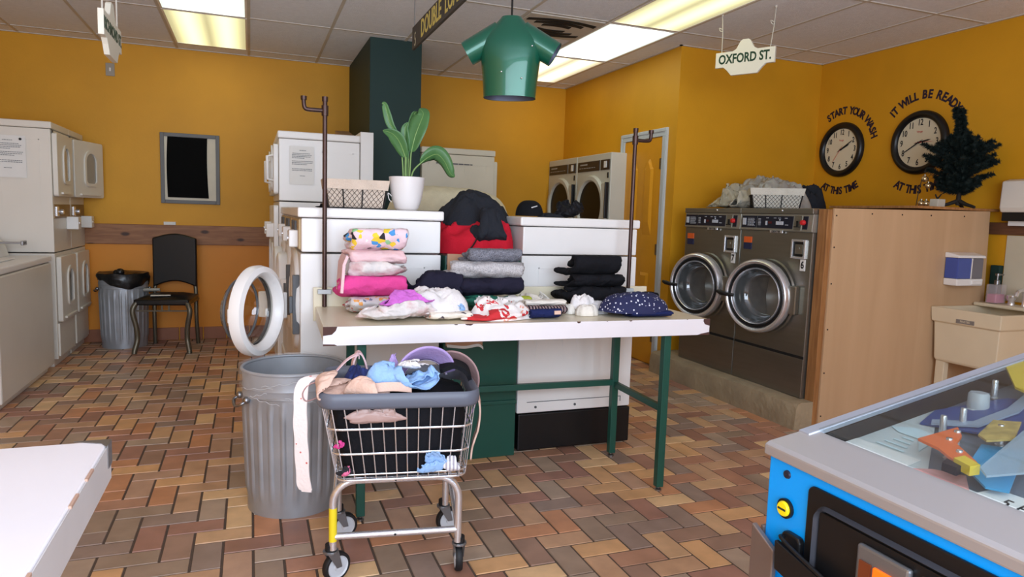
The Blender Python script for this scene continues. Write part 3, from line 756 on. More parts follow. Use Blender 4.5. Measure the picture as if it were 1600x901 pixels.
def steel_washer(label, yc, num):
    t = thing('steel_washer', label, 'washer', (3.2, yc, .172), -PI/2, 'steel coin washers'); h = .33
    MB().box(-h+.003, 0, 0, h-.003, .70, 1.03).build('body', M_sst, t, bevel=.004)
    MB().box(-h+.002, -.004, 0, h-.002, .01, .245).build('kick_panel', M_sst, t, bevel=.003)
    MB().box(-h+.004, -.002, .245, h-.004, .01, .262).build('seam_strip', M_dark, t)
    q = MB(); q.prism([(0, 1.03), (-.012, 1.035), (-.004, 1.142), (.7, 1.142), (.7, 1.03)], 'x', -h+.002, h-.002); q.build('control_head', M_sst2, t, bevel=.003)
    MB().box(-h, -.014, 1.142, h, .71, 1.178).build('top_cover', M_sst, t, bevel=.004)
    q = MB(); q.ball((.07, -.014, 1.163), .007, 8); q.build('screw', M_chrome, t, smooth=180)
    def P(x, z, y=-.0135): return (x, y+.008*(z-1.035)/.107, z)
    def plate(x0, x1, z0, z1, m, name, d=.003, y=-.0125, par=t, label=None):
        q = MB(); v = [P(x0, z0, y), P(x1, z0, y), P(x1, z1, y), P(x0, z1, y)]; v += [(a, b-d, c) for a, b, c in v]
        q.add(v, [(0, 1, 2, 3), (4, 7, 6, 5), (0, 4, 5, 1), (1, 5, 6, 2), (2, 6, 7, 3), (3, 7, 4, 0)]); return q.build(name, m, par, label=label)
    z0, z1 = 1.048, 1.128
    d1 = plate(-.315, -.17, z0, z1, M_navy, 'instruction_panel', label='navy instruction panel')
    d2 = plate(-.163, .165, z0, z1, M_navy, 'display_panel', label='navy display panel')
    q = MB()
    q.box(-.298, -.019, 1.066, -.268, -.0145, 1.112)
    rnd = random.Random(num)
    for k in range(8):
        z = 1.108-k*.0068; x = -.25
        while x < -.185: w = rnd.uniform(.008, .022); q.box(x, -.0178, z, min(x+w, -.18), -.0148, z+.0026); x += w+.005
    q.build('instruction_print', M_print, d1)
    q = MB()
    for k in range(6): q.box(-.145, -.0178, 1.106-k*.008, -.145+.022, -.0148, 1.109-k*.008)
    for x in (-.07, .0, .04, .10): q.box(x, -.0178, 1.113, x+.022, -.0148, 1.1165)
    for k in range(4): q.box(.022+k*.017, -.0178, 1.072, .036+k*.017, -.0145, 1.094)
    q.box(-.075, -.0178, 1.068, -.06, -.0145, 1.095).box(.105, -.0178, 1.07, .13, -.0148, 1.074)
    q.ball((.055, -.016, 1.103), .005, 6)
    q.build('display_print', M_print, d2)
    q = MB(); q.box(-.05, -.0178, 1.078, -.02, -.0145, 1.092); q.build('red_readout', mat('dim_red_readout', (92, 30, 30), .5), d2)
    c = plate(.178, .238, z0-.006, z1+.004, M_sst, 'coin_plate', label='brushed coin plate')
    q = MB().box(.204, -.021, 1.064, .212, -.014, 1.10).box(.19, -.026, 1.06, .226, -.014, 1.066); q.build('coin_slot', M_dark, c)
    k = plate(.25, .29, z0, z1, M_navy, 'selector_strip')
    q = MB(); q.lathe([(0, -.036), (.013, -.035), (.016, -.03), (.016, -.014)], 18, (.262, 0, 1.09), 'y'); q.build('red_knob', M_red, k, smooth=50, label='red push knob')
    q = MB().box(-.03, -.018, 1.018, .085, -.008, 1.036); b = q.build('name_plate', M_chrome, t, bevel=.002)
    q = MB(); put_text(q, 'DEXTER', .019, lambda a, b_, c_: (.0275+a, -.0185-c_, 1.027+b_), .0005, 1.1, bold=.0005); q.build('name_letters', M_ink, b)
    q = MB().box(-.29, -.006, .945, -.215, .002, .985); s = q.build('warning_label', M_orange, t, label='orange warning label')
    MB().box(-.29, -.006, .90, -.215, .002, .943).build('warning_text_block', mat('label_navy', (36, 40, 72), .6), s)
    q = MB().frame(.165, .865, .285, .985, .014, -.014, .002); b = q.build('coin_box_frame', M_chrome, t, bevel=.003)
    MB().box(.18, -.006, .88, .27, .002, .97).build('coin_box_recess', M_black, b)
    q = MB(); q.box(.20, -.012, .895, .262, -.004, .955); q.lathe([(0, -.016), (.01, -.016), (.01, -.01)], 12, (.232, 0, .93), 'y'); q.build('coin_door', M_sst, b, bevel=.003)
    q = MB().box(.245, -.005, .792, .285, .002, .862); b = q.build('number_plate', M_white, t, bevel=.001, label='white plate with the number %d' % num)
    q = MB(); put_text(q, str(num), .062, lambda a, b_, c_: (.265+a, -.0055-c_, .827+b_), .0004, .9, bold=.002); q.build('numeral', M_ink, b)
    zc = .605; xc = -.02
    q = MB(); q.lathe([(.0005, .14), (.13, .13), (.19, .0), (.205, -.012), (.238, -.012), (.246, .004)], 48, (xc, 0, zc), 'y'); q.build('door_bezel', M_sst, t, smooth=50)
    q = MB()
    for k in range(3):
        for j in range(5): q.ball((xc-.06+.06*k, .128, zc-.08+.04*j), .006, 5)
    q.build('drum_hole', M_dark, t, smooth=180)
    hx = xc+.25
    q = MB(); c0 = (xc-hx, 0, zc)
    q.lathe([(.207, -.01), (.209, -.04), (.216, -.05), (.227, -.052), (.238, -.04), (.243, -.012), (.238, .008), (.21, .012), (.207, .004), (.207, -.01)], 56, c0, 'y')
    d = q.build('door_ring', M_chrome, t, smooth=45, loc=(hx, -.025, 0), rot=(0, 0, math.radians(14)), label='chrome door ring')
    q = MB(); q.lathe([(.208, -.036), (.202, -.044), (.194, -.044), (.188, -.036), (.186, -.02), (.205, .006)], 48, c0, 'y'); q.build('gasket', M_black, d, smooth=60)
    q = MB(); q.lathe([(.187, -.02), (.186, -.04), (.181, -.046), (.176, -.04), (.176, -.01), (.187, .0)], 48, c0, 'y'); q.build('inner_ring', M_chrome, d, smooth=50, label='thin inner chrome ring')
    q = MB(); q.lathe([(.177, -.016), (.172, .02), (.155, .07), (.12, .085), (.0005, .09)], 44, c0, 'y'); q.build('door_glass', mat('washer_glass', (74, 76, 76), .08, .0, var=.3, vs=9, coat=1, spec=.8), d, smooth=50, label='dark glass bowl')
    q = MB(); q.tube([(c0[0]-.155, -.052, zc-.01), (c0[0]-.20, -.075, zc-.008), (c0[0]-.245, -.082, zc), (c0[0]-.275, -.075, zc+.006)], [.011, .014, .016, .012], 10); q.build('door_handle', M_black, d, smooth=60)
    q = MB().box(-.02, -.02, zc-.09, .03, .02, zc+.09); q.build('hinge', M_sst, d, bevel=.006)
    return t
steel_washer('stainless steel coin washer with plate number 7, next to the partition', 4.285, 7)
steel_washer('stainless steel coin washer with plate number 6, next to the plywood panel', 3.622, 6)
# plywood side panel with its stud and shelf
M_ply = wood('plywood', (192, 156, 118), (202, 166, 128), 2, .5)
M_stud = wood('rough_stud', (140, 92, 50), (176, 124, 74), 2, 3)
t = thing('plywood_partition', 'pale plywood panel screwed beside steel washer 6, soap dispenser on it', 'panel', (3.26, 3.2, 0))
p = MB().prism([(0, .002), (1.40, .002), (1.34, 1.375), (.0, 1.352)], 'y', 0, .013); p.build('panel', M_ply, t, bevel=.001)
MB().box(-.035, .014, .005, .04, .086, 1.345).build('stud', M_stud, t, bevel=.002, label='rough brown timber stud')
q = MB()
for z in (.08, .35, .62, .9, 1.12, 1.31):
    q.lathe([(0, -.002), (.005, -.002), (.005, .003)], 8, (.018, 0, z), 'y')
for x in (.3, .55, .8, 1.1): q.lathe([(0, -.002), (.005, -.002), (.005, .003)], 8, (x, 0, 1.325+.01*x), 'y')
q.build('screw', M_dark, t)
p = MB().box(.68, .0, 1.376, 1.425, .72, 1.392); s = p.build('top_shelf', M_stud, t, label='brown top board')
# concrete ledge corner already under it; wall lettering and clocks
def wallR(cy, cz): return lambda a, b, c: (XR-.002-c, cy-a, cz+b)
M_letter = mat('navy_vinyl_letter', (34, 22, 48), .5, var=0)
M_face = mat('clock_face', (226, 216, 190), .45, var=.02)
M_rim = mat('clock_rim_black', (20, 20, 22), .35)
def letters(label, cy, cz, R, a0, a1, s, bottom=False, size=.088):
    q = MB(); arc_text(q, s, size, R, a0, a1, wallR(0, 0), bottom)
    o = q.build('wall_lettering', M_letter); o.location = (0, cy, cz); tag(o, label, 'lettering', 'curved lettering round the wall clocks')
def clock(label, cy, cz, R, hh, mm, ss):
    t = thing('wall_clock', label, 'clock', (XR-.001, cy, cz), -PI/2, 'wall clocks')
    q = MB(); q.lathe([(R*.76, -.012), (R*.79, -.03), (R*.88, -.042), (R*.96, -.034), (R, -.015), (R, 0)], 64, (0, 0, 0), 'y'); q.build('rim', M_rim, t, smooth=60)
    q = MB(); q.disc((0, -.013, 0), R*.78, 'y', 64); q.build('face', M_face, t)
    q = MB()
    for k in range(1, 13):
        a = PI/2-k*PI/6; x, z = R*.625*math.cos(a), R*.625*math.sin(a)
        put_text(q, str(k), R*.27, lambda u, v, w: (x+u, -.0145-w, z+v), .0004, .72, bold=.0012)
    q.build('numeral', M_ink, t)
    q = MB(); put_text(q, 'Verge', R*.09, lambda u, v, w: (u, -.0145-w, R*.34+v), .0003); q.build('face_print', M_red, t)
    def hand(an, l, w0, y, name, m=M_ink):
        a = PI/2-an; c, s = math.cos(a), math.sin(a)
        P = [(-.04, 0), (0, w0), (l*.75, w0*.9), (l, 0), (l*.75, -w0*.9), (0, -w0)]
        q = MB(); q.prism([(u*c-v*s, u*s+v*c) for u, v in P], 'y', y-.002, y); q.build(name, m, t)
    hand((hh+mm/60)*PI/6, R*.42, .006, -.016, 'hour_hand'); hand(mm*PI/30, R*.64, .0042, -.019, 'minute_hand'); hand(ss*PI/30, R*.55, .0012, -.022, 'second_hand', M_red)
    q = MB(); q.lathe([(0, -.024), (.007, -.024), (.007, -.013)], 12, (0, 0, 0), 'y'); q.build('hub', M_ink, t)
clock('black rimmed wall clock showing ten past two, left one by the partition corner', 4.575, 1.889, .228, 2, 10, 36)
clock('black rimmed wall clock showing twenty to three, partly behind the small tree', 3.842, 1.886, .236, 2, 40, 15)
letters('curved words START YOUR WASH above the left wall clock', 4.575, 1.889, .322, 121, 17, 'START YOUR WASH', size=.084)
letters('curved words AT THIS TIME under the left wall clock', 4.575, 1.889, .345, 241, 300, 'AT THIS TIME', True, size=.084)
letters('curved words IT WILL BE READY above the right wall clock', 3.842, 1.886, .350, 138, 39, 'IT WILL BE READY', size=.086)
letters('curved words AT THIS TIME under the right wall clock beside the small tree', 3.842, 1.886, .350, 242, 302, 'AT THIS TIME', True, size=.086)

# small artificial tree on the shelf
M_need = mat('dark_green_needles', (14, 30, 26), .8, var=.2, vs=30)
M_bark = mat('dark_wire_trunk', (38, 32, 26), .8)
t = thing('artificial_tree', 'small dark green artificial pine tree standing on the plywood top shelf', 'tree', (4.45, 3.32, 1.392))
MB().tube([(0, 0, .02), (-.01, -.01, .16), (-.055, -.02, .38), (-.12, -.03, .67)], [.016, .014, .011, .004], 8).build('trunk', M_bark, t, smooth=60)
q = MB()
for k in range(3):
    a = .4+k*2*PI/3; q.tube([(0, 0, .05), (.06*math.cos(a), .06*math.sin(a), .025), (.13*math.cos(a), .13*math.sin(a), .006)], [.016, .013, .009], 6)
q.build('base_foot', M_bark, t, smooth=60)
rnd = random.Random(11); q = MB(); st = MB()
def needles(p0, p1, nn, ln):
    d = (p1-p0).normalized(); s1 = d.cross(Vector((0, 0, 1)))
    if s1.length < .1: s1 = d.cross(Vector((1, 0, 0)))
    s1.normalize(); s2 = d.cross(s1)
    for i in range(nn):
        f = i/nn; p = p0.lerp(p1, f); a = rnd.uniform(0, 2*PI); o = (s1*math.cos(a)+s2*math.sin(a))
        tip = p+(o*.85+d*.5)*ln*rnd.uniform(.7, 1.1)*(1-.35*f); sd = d.cross(o)*.0036
        q.add([p-sd, p+sd, tip], [(0, 1, 2)]); sd = d*.0036; q.add([p-sd, p+sd, tip], [(0, 1, 2)])
def trunk_at(z): u = z/.67; return Vector((-.12*u*u, -.03*u, z))
for k in range(104):
    z = .10+.53*(k/103)**1.1; L_ = (min(.235, .13+.62*(z-.10)) if z < .33 else max(.03, .235-1.35*(z-.33)))*rnd.uniform(.75, 1.1); a = k*2.4+rnd.uniform(-.3, .3)
    p0 = trunk_at(z); el = rnd.uniform(.12, .5)+.4*(z-.1)
    dx = math.cos(a); L2 = L_
    p1 = p0+Vector((dx*L2*math.cos(el), math.sin(a)*L2*math.cos(el), L2*math.sin(el)))
    if t.location.x+p1.x > XR-.035: p1.x = XR-.035-t.location.x
    pm = p0.lerp(p1, .5)+Vector((0, 0, -.012))
    st.tube([p0, pm, p1], [.003, .0025, .002], 4)
    needles(p0.lerp(pm, .15), pm, int(120*L2/.2)+20, .042); needles(pm, p1, int(150*L2/.2)+24, .04)
    for b in range(3):
        c0 = p0.lerp(p1, rnd.uniform(.35, .8)); sd = Vector((-math.sin(a), math.cos(a), .25))*rnd.choice((-1, 1)); c1 = c0+((p1-p0).normalized()*.6+sd*.6)*L2*.32
        if t.location.x+c1.x > XR-.035: continue
        needles(c0, c1, 46, .03)
needles(trunk_at(.5), trunk_at(.66), 150, .02)
q.build('needle_foliage', M_need, t); st.build('branch_wire', M_bark, t)
# ornaments beside it
M_gold = mat('champagne_bauble', (196, 178, 140), .18, .9)
for lab, p, r, s in (('silver gold bauble hanging topmost at the left edge of the small tree', (4.17, 3.36, 1.575), .021, 1), ('silver gold bauble hanging under the topmost one left of the tree', (4.207, 3.36, 1.532), .019, 1),
                     ('silver gold bauble lying on the shelf, left of its neighbour', (4.158, 3.36, 1.393+.021), .021, 0), ('silver gold bauble lying on the shelf beside the small white box', (4.202, 3.36, 1.393+.0215), .0215, 0)):
    b = thing('bauble', lab, 'ornament', p, 0, 'baubles beside the small tree'); q = MB(); q.ball((0, 0, 0), r, 14); q.build('ball', M_gold, b, smooth=180)
    q = MB(); q.lathe([(0, r+.008), (.007, r+.008), (.007, r-.003)], 10); q.build('cap', M_brass, b)
    if s: q = MB(); q.tube(smooth_path([(0, 0, r+.006), (.02, .01, r+.05), (.14, .04, r+.06)]), .0015, 5); q.build('hanger_wire', M_bark, b)
q = MB().tube(smooth_path([(4.115, 3.36, 1.394), (4.13, 3.362, 1.49), (4.155, 3.365, 1.575)]), .003, 6); tag(q.build('bare_twig', M_bark, smooth=60), 'thin dark twig rising from the shelf to the hanging bauble', 'twig')
b = thing('gift_box', 'tiny pale box with a dark bow on the shelf left of the tree', 'box', (4.29, 3.345, 1.392)); MB().box(-.035, -.03, 0, .035, .03, .055).build('box', mat('frosted_box', (200, 192, 176), .4), b, bevel=.003)
q = MB(); q.tube(smooth_path([(0, 0, .055), (-.025, 0, .085), (-.005, 0, .06), (.028, 0, .088), (0, 0, .056)]), .004, 6); q.build('bow', M_bark, b, smooth=60)

# soap dispenser on the panel
t = thing('soap_dispenser', 'white and blue soap dispenser mounted on the plywood panel above the sink', 'dispenser', (4.34, 3.199, .89))
M_blue = mat('blue_window', (64, 84, 160), .25, coat=.4)
MB().prism([(-.118, 0), (.118, 0), (.122, .045), (-.122, .045)], 'y', -.095, 0).build('base', M_white, t, bevel=.006)
MB().box(-.118, -.09, .046, .118, 0, .178).build('tank_window', mat('grey_window', (116, 112, 118), .3), t, bevel=.006, label='grey tank window')
MB().box(-.119, -.093, .046, .004, -.002, .178).build('blue_tank', M_blue, t, bevel=.004, label='blue soap tank')
MB().box(.001, -.095, .046, .009, -.08, .178).build('tank_rib', M_white, t)
MB().prism([(0, .179), (-.1, .179), (-.095, .196), (-.02, .212), (0, .212)], 'x', -.125, .125).build('lid', M_white, t, bevel=.005)
MB().box(.01, -.104, .008, .10, -.092, .032).build('push_bar', M_white, t, bevel=.004)
# utility sink
M_sink = mat('sink_plastic', (224, 208, 178), .45, var=.03)
t = thing('utility_sink', 'cream plastic utility sink on legs in the corner by the plywood panel', 'sink', (4.41, 2.97, 0))
def ringsect(z, hx, hy): return [(-hx, -hy, z), (hx, -hy, z), (hx, hy, z), (-hx, hy, z)]
secs = [(.40, .235, .19), (.415, .245, .2), (.655, .258, .212), (.66, .272, .222), (.75, .278, .228), (.752, .258, .205), (.70, .245, .195), (.45, .22, .175), (.44, .05, .05)]
q = MB(); v = []
for z, hx, hy in secs: v += ringsect(z, hx, hy)
f = [(i*4+k, i*4+(k+1) % 4, (i+1)*4+(k+1) % 4, (i+1)*4+k) for i in range(len(secs)-1) for k in range(4)]+[(3, 2, 1, 0), tuple(len(v)-4+k for k in range(4))]
q.add(v, f); q.build('basin', M_sink, t, bevel=.008)
MB().box(.10, -.2, .752, .272, .222, .775).build('faucet_deck', M_sink, t, bevel=.008)
for sx in (-1, 1):
    for sy in (-1, 1):
        q = MB(); x, y = sx*.21, sy*.165
        q.box(x-.022, y-.03, 0, x+.022, y+.03, .402); q.build('leg', M_sink, t, bevel=.004)
q = MB().box(-.2775, -.065, .668, -.272, .05, .693); p = q.build('maker_label', mat('grey_label', (130, 122, 116), .5), t)
q = MB(); put_text(q, 'MUSTEE', .018, lambda a, b, c: (-.2778-c, -.008-a, .681+b), .0003); q.build('label_letters', M_sink, p)
q = MB(); q.tube(smooth_path([(.20, -.04, .775), (.20, -.04, .84), (.17, -.045, .875), (.10, -.06, .87), (.075, -.065, .84)]), .013, 10); fa = q.build('faucet_spout', M_chrome, t, smooth=60)
for y in (-.12, .04):
    q = MB(); q.lathe([(.022, .775), (.018, .80), (.03, .815), (.03, .835), (.0, .845)], 16, (.2, y, 0)); q.build('tap_handle', M_chrome, t, smooth=50)
# soap bottle on the sink
t = thing('soap_bottle', 'clear square pump bottle of pink soap on the back of the sink', 'bottle', (4.575, 3.09, .776))
MB().box(-.05, -.035, 0, .05, .035, .125).build('bottle', mat('clear_pink_plastic', (226, 214, 214), .12, alpha=.3, coat=.3), t, bevel=.008)
MB().box(-.044, -.03, .004, .044, .03, .062).build('soap', mat('pink_soap', (206, 120, 150), .3), t, bevel=.006, label='pink liquid soap')
q = MB(); q.lathe([(.016, .125), (.016, .15), (.006, .155), (.006, .18), (.014, .182), (.014, .195), (.0, .197)], 14); q.tube([(0, 0, .19), (.04, -.01, .188)], .005, 8); q.build('pump', M_steel, t, smooth=50)
# splash board, post and towel dispenser on the right wall
q = MB().box(XR-.007, 2.3, .79, XR-.001, 3.13, 1.222); tag(q.build('splash_board', mat('cream_board', (206, 196, 172), .5), bevel=.002), 'cream splash board on the right wall behind the sink tap', 'board')
q = MB().box(XR-.04, 3.135, .79, XR-.001, 3.195, 1.02); tag(q.build('green_board', M_colgreen, bevel=.003), 'dark green board on the right wall between plywood panel and splash board', 'board')
t = thing('towel_dispenser', 'white paper towel dispenser on the right wall, cut by the photo edge', 'dispenser', (XR-.001, 2.98, 1.37), -PI/2)
MB().prism([(0, 0), (-.10, 0), (-.115, .03), (-.11, .20), (-.05, .215), (0, .215)], 'x', -.15, .15).build('cover', M_white2, t, bevel=.01)
MB().box(-.14, -.095, -.055, .14, -.01, 0).build('outlet', M_black, t, bevel=.003, label='black towel outlet')
MB().box(-.12, -.055, -.085, .12, -.05, -.03).build('towel', M_paper, t)
# ------------------------------------------------------------------ folding table
M_lam = mat('cream_laminate', (228, 216, 188), .3, var=.02)
M_lamw = mat('white_laminate', (236, 230, 232), .32, var=.02)
M_ebrown = mat('worn_corner', (78, 50, 44), .8, var=.2)
M_pipe = mat('brown_steel_pipe', (76, 58, 54), .4, .7, var=.15, vs=15)
TB = (1.115, 2.93, 0); TR = math.radians(-2)
t = thing('folding_table', 'white topped folding table with green legs covered in laundry before the island', 'table', TB, TR)
MB().box(-.85, -.305, .745, .85, .285, .808).build('tabletop', M_lam, t, bevel=.002)
MB().box(-.852, -.309, .737, .852, -.3055, .810).build('front_edge', M_lamw, t, bevel=.001, label='white front edge strip with chipped corners')
CH = 'chipped_spot'
def chip(x0, x1, z0, z1, seed):
    r = random.Random(seed); n = 7; q = MB()
    top = [(x0+(x1-x0)*i/n, z1) for i in range(n+1)]; bot = [(x1-(x1-x0)*i/n, z1-(z1-z0)*(math.sin(PI*i/n)**.5)*r.uniform(.7, 1.1)) for i in range(1, n)]
    q.prism(top+bot, 'y', -.3098, -.3085); q.build(CH, M_ebrown, t, label='dark chipped spot on the front edge')
for P in ([(-.8525, .8102), (-.80, .8102), (-.805, .795), (-.82, .78), (-.8525, .776)], [(.8525, .8102), (.82, .8102), (.818, .80), (.826, .786), (.8525, .778)],
          [(-.8525, .737), (-.80, .737), (-.81, .742), (-.8525, .744)], [(.8525, .737), (.79, .737), (.81, .743), (.8525, .75)]):
    MB().prism(P, 'y', -.3102, -.3085).build(CH, M_ebrown, t, label='worn brown corner')
for x0, x1, d, s in ((-.30, -.265, .007, 1), (-.345, -.33, .004, 2), (.19, .21, .008, 3), (.33, .338, .003, 4), (.44, .455, .004, 5), (.73, .737, .003, 6)): chip(x0, x1, .8102-d, .8102, s)
MB().box(-.86, .2855, .74, .86, .303, .895).build('backsplash', M_lam, t, bevel=.002)
legs = [(.66, -.26), (-.70, -.23), (.655, .215), (-.705, .16)]
for x, y in legs:
    l = MB().box(x-.0175, y-.0175, .02, x+.0175, y+.0175, .744).build('leg', M_green, t, bevel=.003)
    q = MB(); q.lathe([(.0, 0), (.016, 0), (.016, .008), (.006, .012), (.006, .022)], 14, (x, y, 0)); q.build('levelling_foot', M_steel, l, smooth=40)
q = MB().box(-.69, .20, .385, .64, .225, .415); q.build('back_stretcher', M_green, t, bevel=.002)
for (x, y0, y1) in ((.6575, -.2425, .1975), (-.7025, -.2125, .1425)): MB().box(x-.012, y0, .375, x+.012, y1, .405).build('side_stretcher', M_green, t, bevel=.002)
for px_, lean, s, h, hz in ((-.812, 0, -1, 1.745, 1.685), (.735, .0, 1, 1.715, 1.655)):
    q = MB().tube([(px_+lean, .262, .81), (px_, .262, 1.2), (px_, .262, h)], .0105, 10)
    p = q.build('hanging_pole', M_pipe, t, smooth=60)
    q = MB(); q.tube(smooth_path([(px_, .262, hz), (px_+s*.065, .262, hz), (px_+s*.085, .262, hz+.006), (px_+s*.09, .262, hz+.03), (px_+s*.09, .262, hz+.052)], 5), .0095, 10); q.build('hook_arm', M_pipe, p, smooth=60)
    for pr, xx in (([(.015, hz-.022), (.015, hz+.022)], px_), ([(.013, h-.02), (.0135, h), (0, h)], px_), ([(.013, hz+.04), (.0135, hz+.056), (0, hz+.056)], px_+s*.09)):
        q = MB(); q.lathe(pr, 14, (xx, .262, 0)); q.build('pipe_fitting', M_pipe, p, smooth=40)
    q = MB().box(px_-.03, .25, .868, px_+.03, .286, .888); q.build('clamp', M_trimgrey, p, bevel=.003, label='pale metal pipe clamp')

# ------------------------------------------------------------------ laundry on the table  (table frame -> world)
ZT = .8095
C_pink = cloth('pale_pink', (232, 196, 198)); C_hot = cloth('hot_pink', (222, 74, 146)); C_black = cloth('black', (24, 24, 28)); C_navyk = cloth('black_navy', (34, 32, 48))
C_navy = cloth('navy', (32, 40, 84)); C_white = cloth('white', (238, 232, 230)); C_cream = cloth('cream', (236, 228, 216)); C_violet = cloth('violet', (206, 110, 200))
C_grey = cloth('light_grey', (204, 200, 200)); C_lilac = cloth('lilac', (186, 160, 214)); C_sky = cloth('light_blue', (150, 186, 230)); C_beige = cloth('beige', (222, 186, 168)); C_mauve = cloth('mauve', (172, 140, 138))
C_red = cloth('red', (196, 30, 48)); C_char = cloth('charcoal', (40, 42, 48))
P_print = ramp_mat('print_bright_blobs', 'voronoi', [(0, (236, 208, 214)), (.42, (74, 150, 212)), (.52, (236, 208, 214)), (.60, (244, 208, 60)), (.72, (240, 236, 238)), (.80, (40, 36, 44)), (.86, (150, 206, 150)), (.91, (236, 208, 214))], 42, stretch=(1, 1, 1.1), out='Color')
P_floral = ramp_mat('print_grey_floral', 'voronoi', [(0, (206, 204, 204)), (.74, (190, 80, 72)), (.79, (206, 204, 204)), (.86, (120, 130, 150)), (.9, (212, 208, 206)), (.96, (226, 160, 90))], 70, out='Color')
P_heath = ramp_mat('heather_dark', 'noise', [(.3, (62, 62, 72)), (.7, (150, 150, 160))], 160, const=False, stretch=(1, 2, 2)); P_heath2 = ramp_mat('heather_light', 'noise', [(.3, (152, 148, 150)), (.7, (206, 202, 202))], 160, const=False)
P_green = ramp_mat('print_green_white', 'noise', [(0, (24, 100, 80)), (.47, (236, 232, 228)), (.585, (176, 186, 60)), (.64, (236, 232, 228))], 7, distort=.4)
P_redwh = ramp_mat('print_white_red', 'noise', [(0, (206, 52, 58)), (.40, (238, 230, 226)), (.62, (232, 170, 150)), (.66, (238, 230, 226))], 9, distort=.6)
P_dots = ramp_mat('print_navy_dots', 'voronoi', [(0, (222, 222, 234)), (.24, (34, 38, 78))], 62, rnd=.9)
P_blkred = ramp_mat('print_black_stripes', 'wave', [(0, (26, 24, 32)), (.62, (206, 90, 90)), (.75, (236, 226, 224)), (.9, (26, 24, 32))], 22, distort=1)
P_cream = ramp_mat('print_cream_lines', 'voronoi', [(0, (238, 228, 214)), (.8, (210, 130, 110)), (.86, (238, 228, 214)), (.94, (90, 80, 90))], 60, out='Color')
P_soft = ramp_mat('print_soft_grey', 'noise', [(.3, (196, 192, 190)), (.55, (226, 218, 214)), (.7, (206, 170, 170))], 14, const=False)
def laid(o, label, cat='clothing', group='laundry on the folding table'): return tag(o, label, cat, group)
def F(nm, m, px_, py_, z, W, D, H, label, rz=0, seed=0, half=2, wr=.11, dome=0, **k):
    return laid(garment(nm, m, W, D, H*1.14, seed, 'stack', half=half, g=.035, warp=.14, wr=wr, dome=dome, loc=(px_+.008*math.sin(seed*2.3), py_, ZT+z), rot=(.02*math.sin(seed*5.1)*(z > 0), .022*math.sin(seed*3.3)*(z > 0), TR+rz+.07*math.sin(seed*1.7))), label)
def Hb(nm, m, px_, py_, z, W, D, H, label, rz=0, **k):
    return laid(heap(nm, m, None, W, D, H, loc=(px_, py_, ZT+z), rot=(0, 0, TR+rz), **k), label)
def Hp(nm, m, px_, py_, z, W, D, H, label, rz=0, seed=0, wr=.14, dome=.55, nf=4, warp=.25, **k):
    return laid(garment(nm, m, W, D, H, seed, 'heap', wr=wr, dome=dome, nf=nf, warp=warp, n=72, loc=(px_, py_, ZT+z), rot=(0, 0, TR+rz)), label)
# left stack
F('folded_shirt', P_floral, .525, 3.05, 0, .31, .28, .062, 'grey folded shirt with small red print, lowest in the left laundry stack', seed=1)
F('folded_sweatshirt', C_hot, .505, 3.06, .062, .315, .28, .085, 'hot pink folded sweatshirt in the left laundry stack', seed=2, rz=.04)
F('folded_leggings', P_soft, .515, 3.04, .147, .265, .25, .068, 'pale grey rolled garment between hot pink and pale pink in the left stack', seed=3, half=3)
o = F('folded_blanket', C_pink, .505, 3.07, .215, .28, .26, .05, 'pale pink folded blanket second from the top of the left stack', seed=4, half=1)
q = MB(); ribbon(q, [(-.128, -.05, .035), (-.143, -.06, .0), (-.147, -.065, -.06), (-.15, -.06, -.12)], .16, (0, 1, 0), .012); q.build('hanging_fold', C_pink, o, smooth=60)
F('folded_pyjamas', P_print, .515, 3.07, .265, .265, .24, .085, 'pink folded pyjamas with bright coloured print on top of the left stack', seed=5)
# front left pile
Hp('crumpled_pyjamas', P_soft, .565, 2.79, 0, .36, .24, .085, 'pale pink and grey crumpled pyjamas at the front left of the table', seed=6, ridge=.3, k=4, p=.4)
Hp('lace_underwear', C_violet, .60, 2.775, .06, .25, .17, .065, 'violet lace trimmed underwear lying on the crumpled pale pyjamas', seed=7, ridge=.7, amp=.5, edge=.5, fr=3.2)
F('folded_print_shirt', P_cream, .775, 2.80, 0, .19, .20, .03, 'cream folded print garment under the white shirt left of the table middle', seed=8)
Hb('white_shirt', C_white, .735, 2.86, .028, .28, .25, .10, 'white crumpled shirt with a blue patch right of the violet underwear', seed=9, ridge=.22, k=3, p=.5)
Hp('blue_patch_shirt', C_sky, .815, 2.775, .03, .075, .06, .034, 'small light blue crumpled cloth on the right end of the white shirt', seed=10, ridge=.4)
F('navy_sweater', C_navyk, .77, 3.07, 0, .25, .25, .155, 'dark navy bundled sweater left of the grey knit stack', seed=11, half=3)
# middle stack
F('folded_print_tee', P_green, 1.035, 3.02, 0, .34, .27, .064, 'green and white printed folded tee at the bottom of the middle stack', seed=12, half=3)
F('folded_black_trousers', C_navyk, 1.045, 3.05, .064, .33, .27, .076, 'black folded trousers third from the top of the middle stack', seed=13)
F('folded_grey_knit', P_heath2, 1.01, 3.06, .14, .36, .27, .074, 'light grey heathered knit second from the top of the middle stack', seed=14, half=2)
F('folded_dark_knit', P_heath, 1.055, 3.08, .212, .27, .25, .062, 'dark grey heathered sweater on top of the middle stack', seed=15)
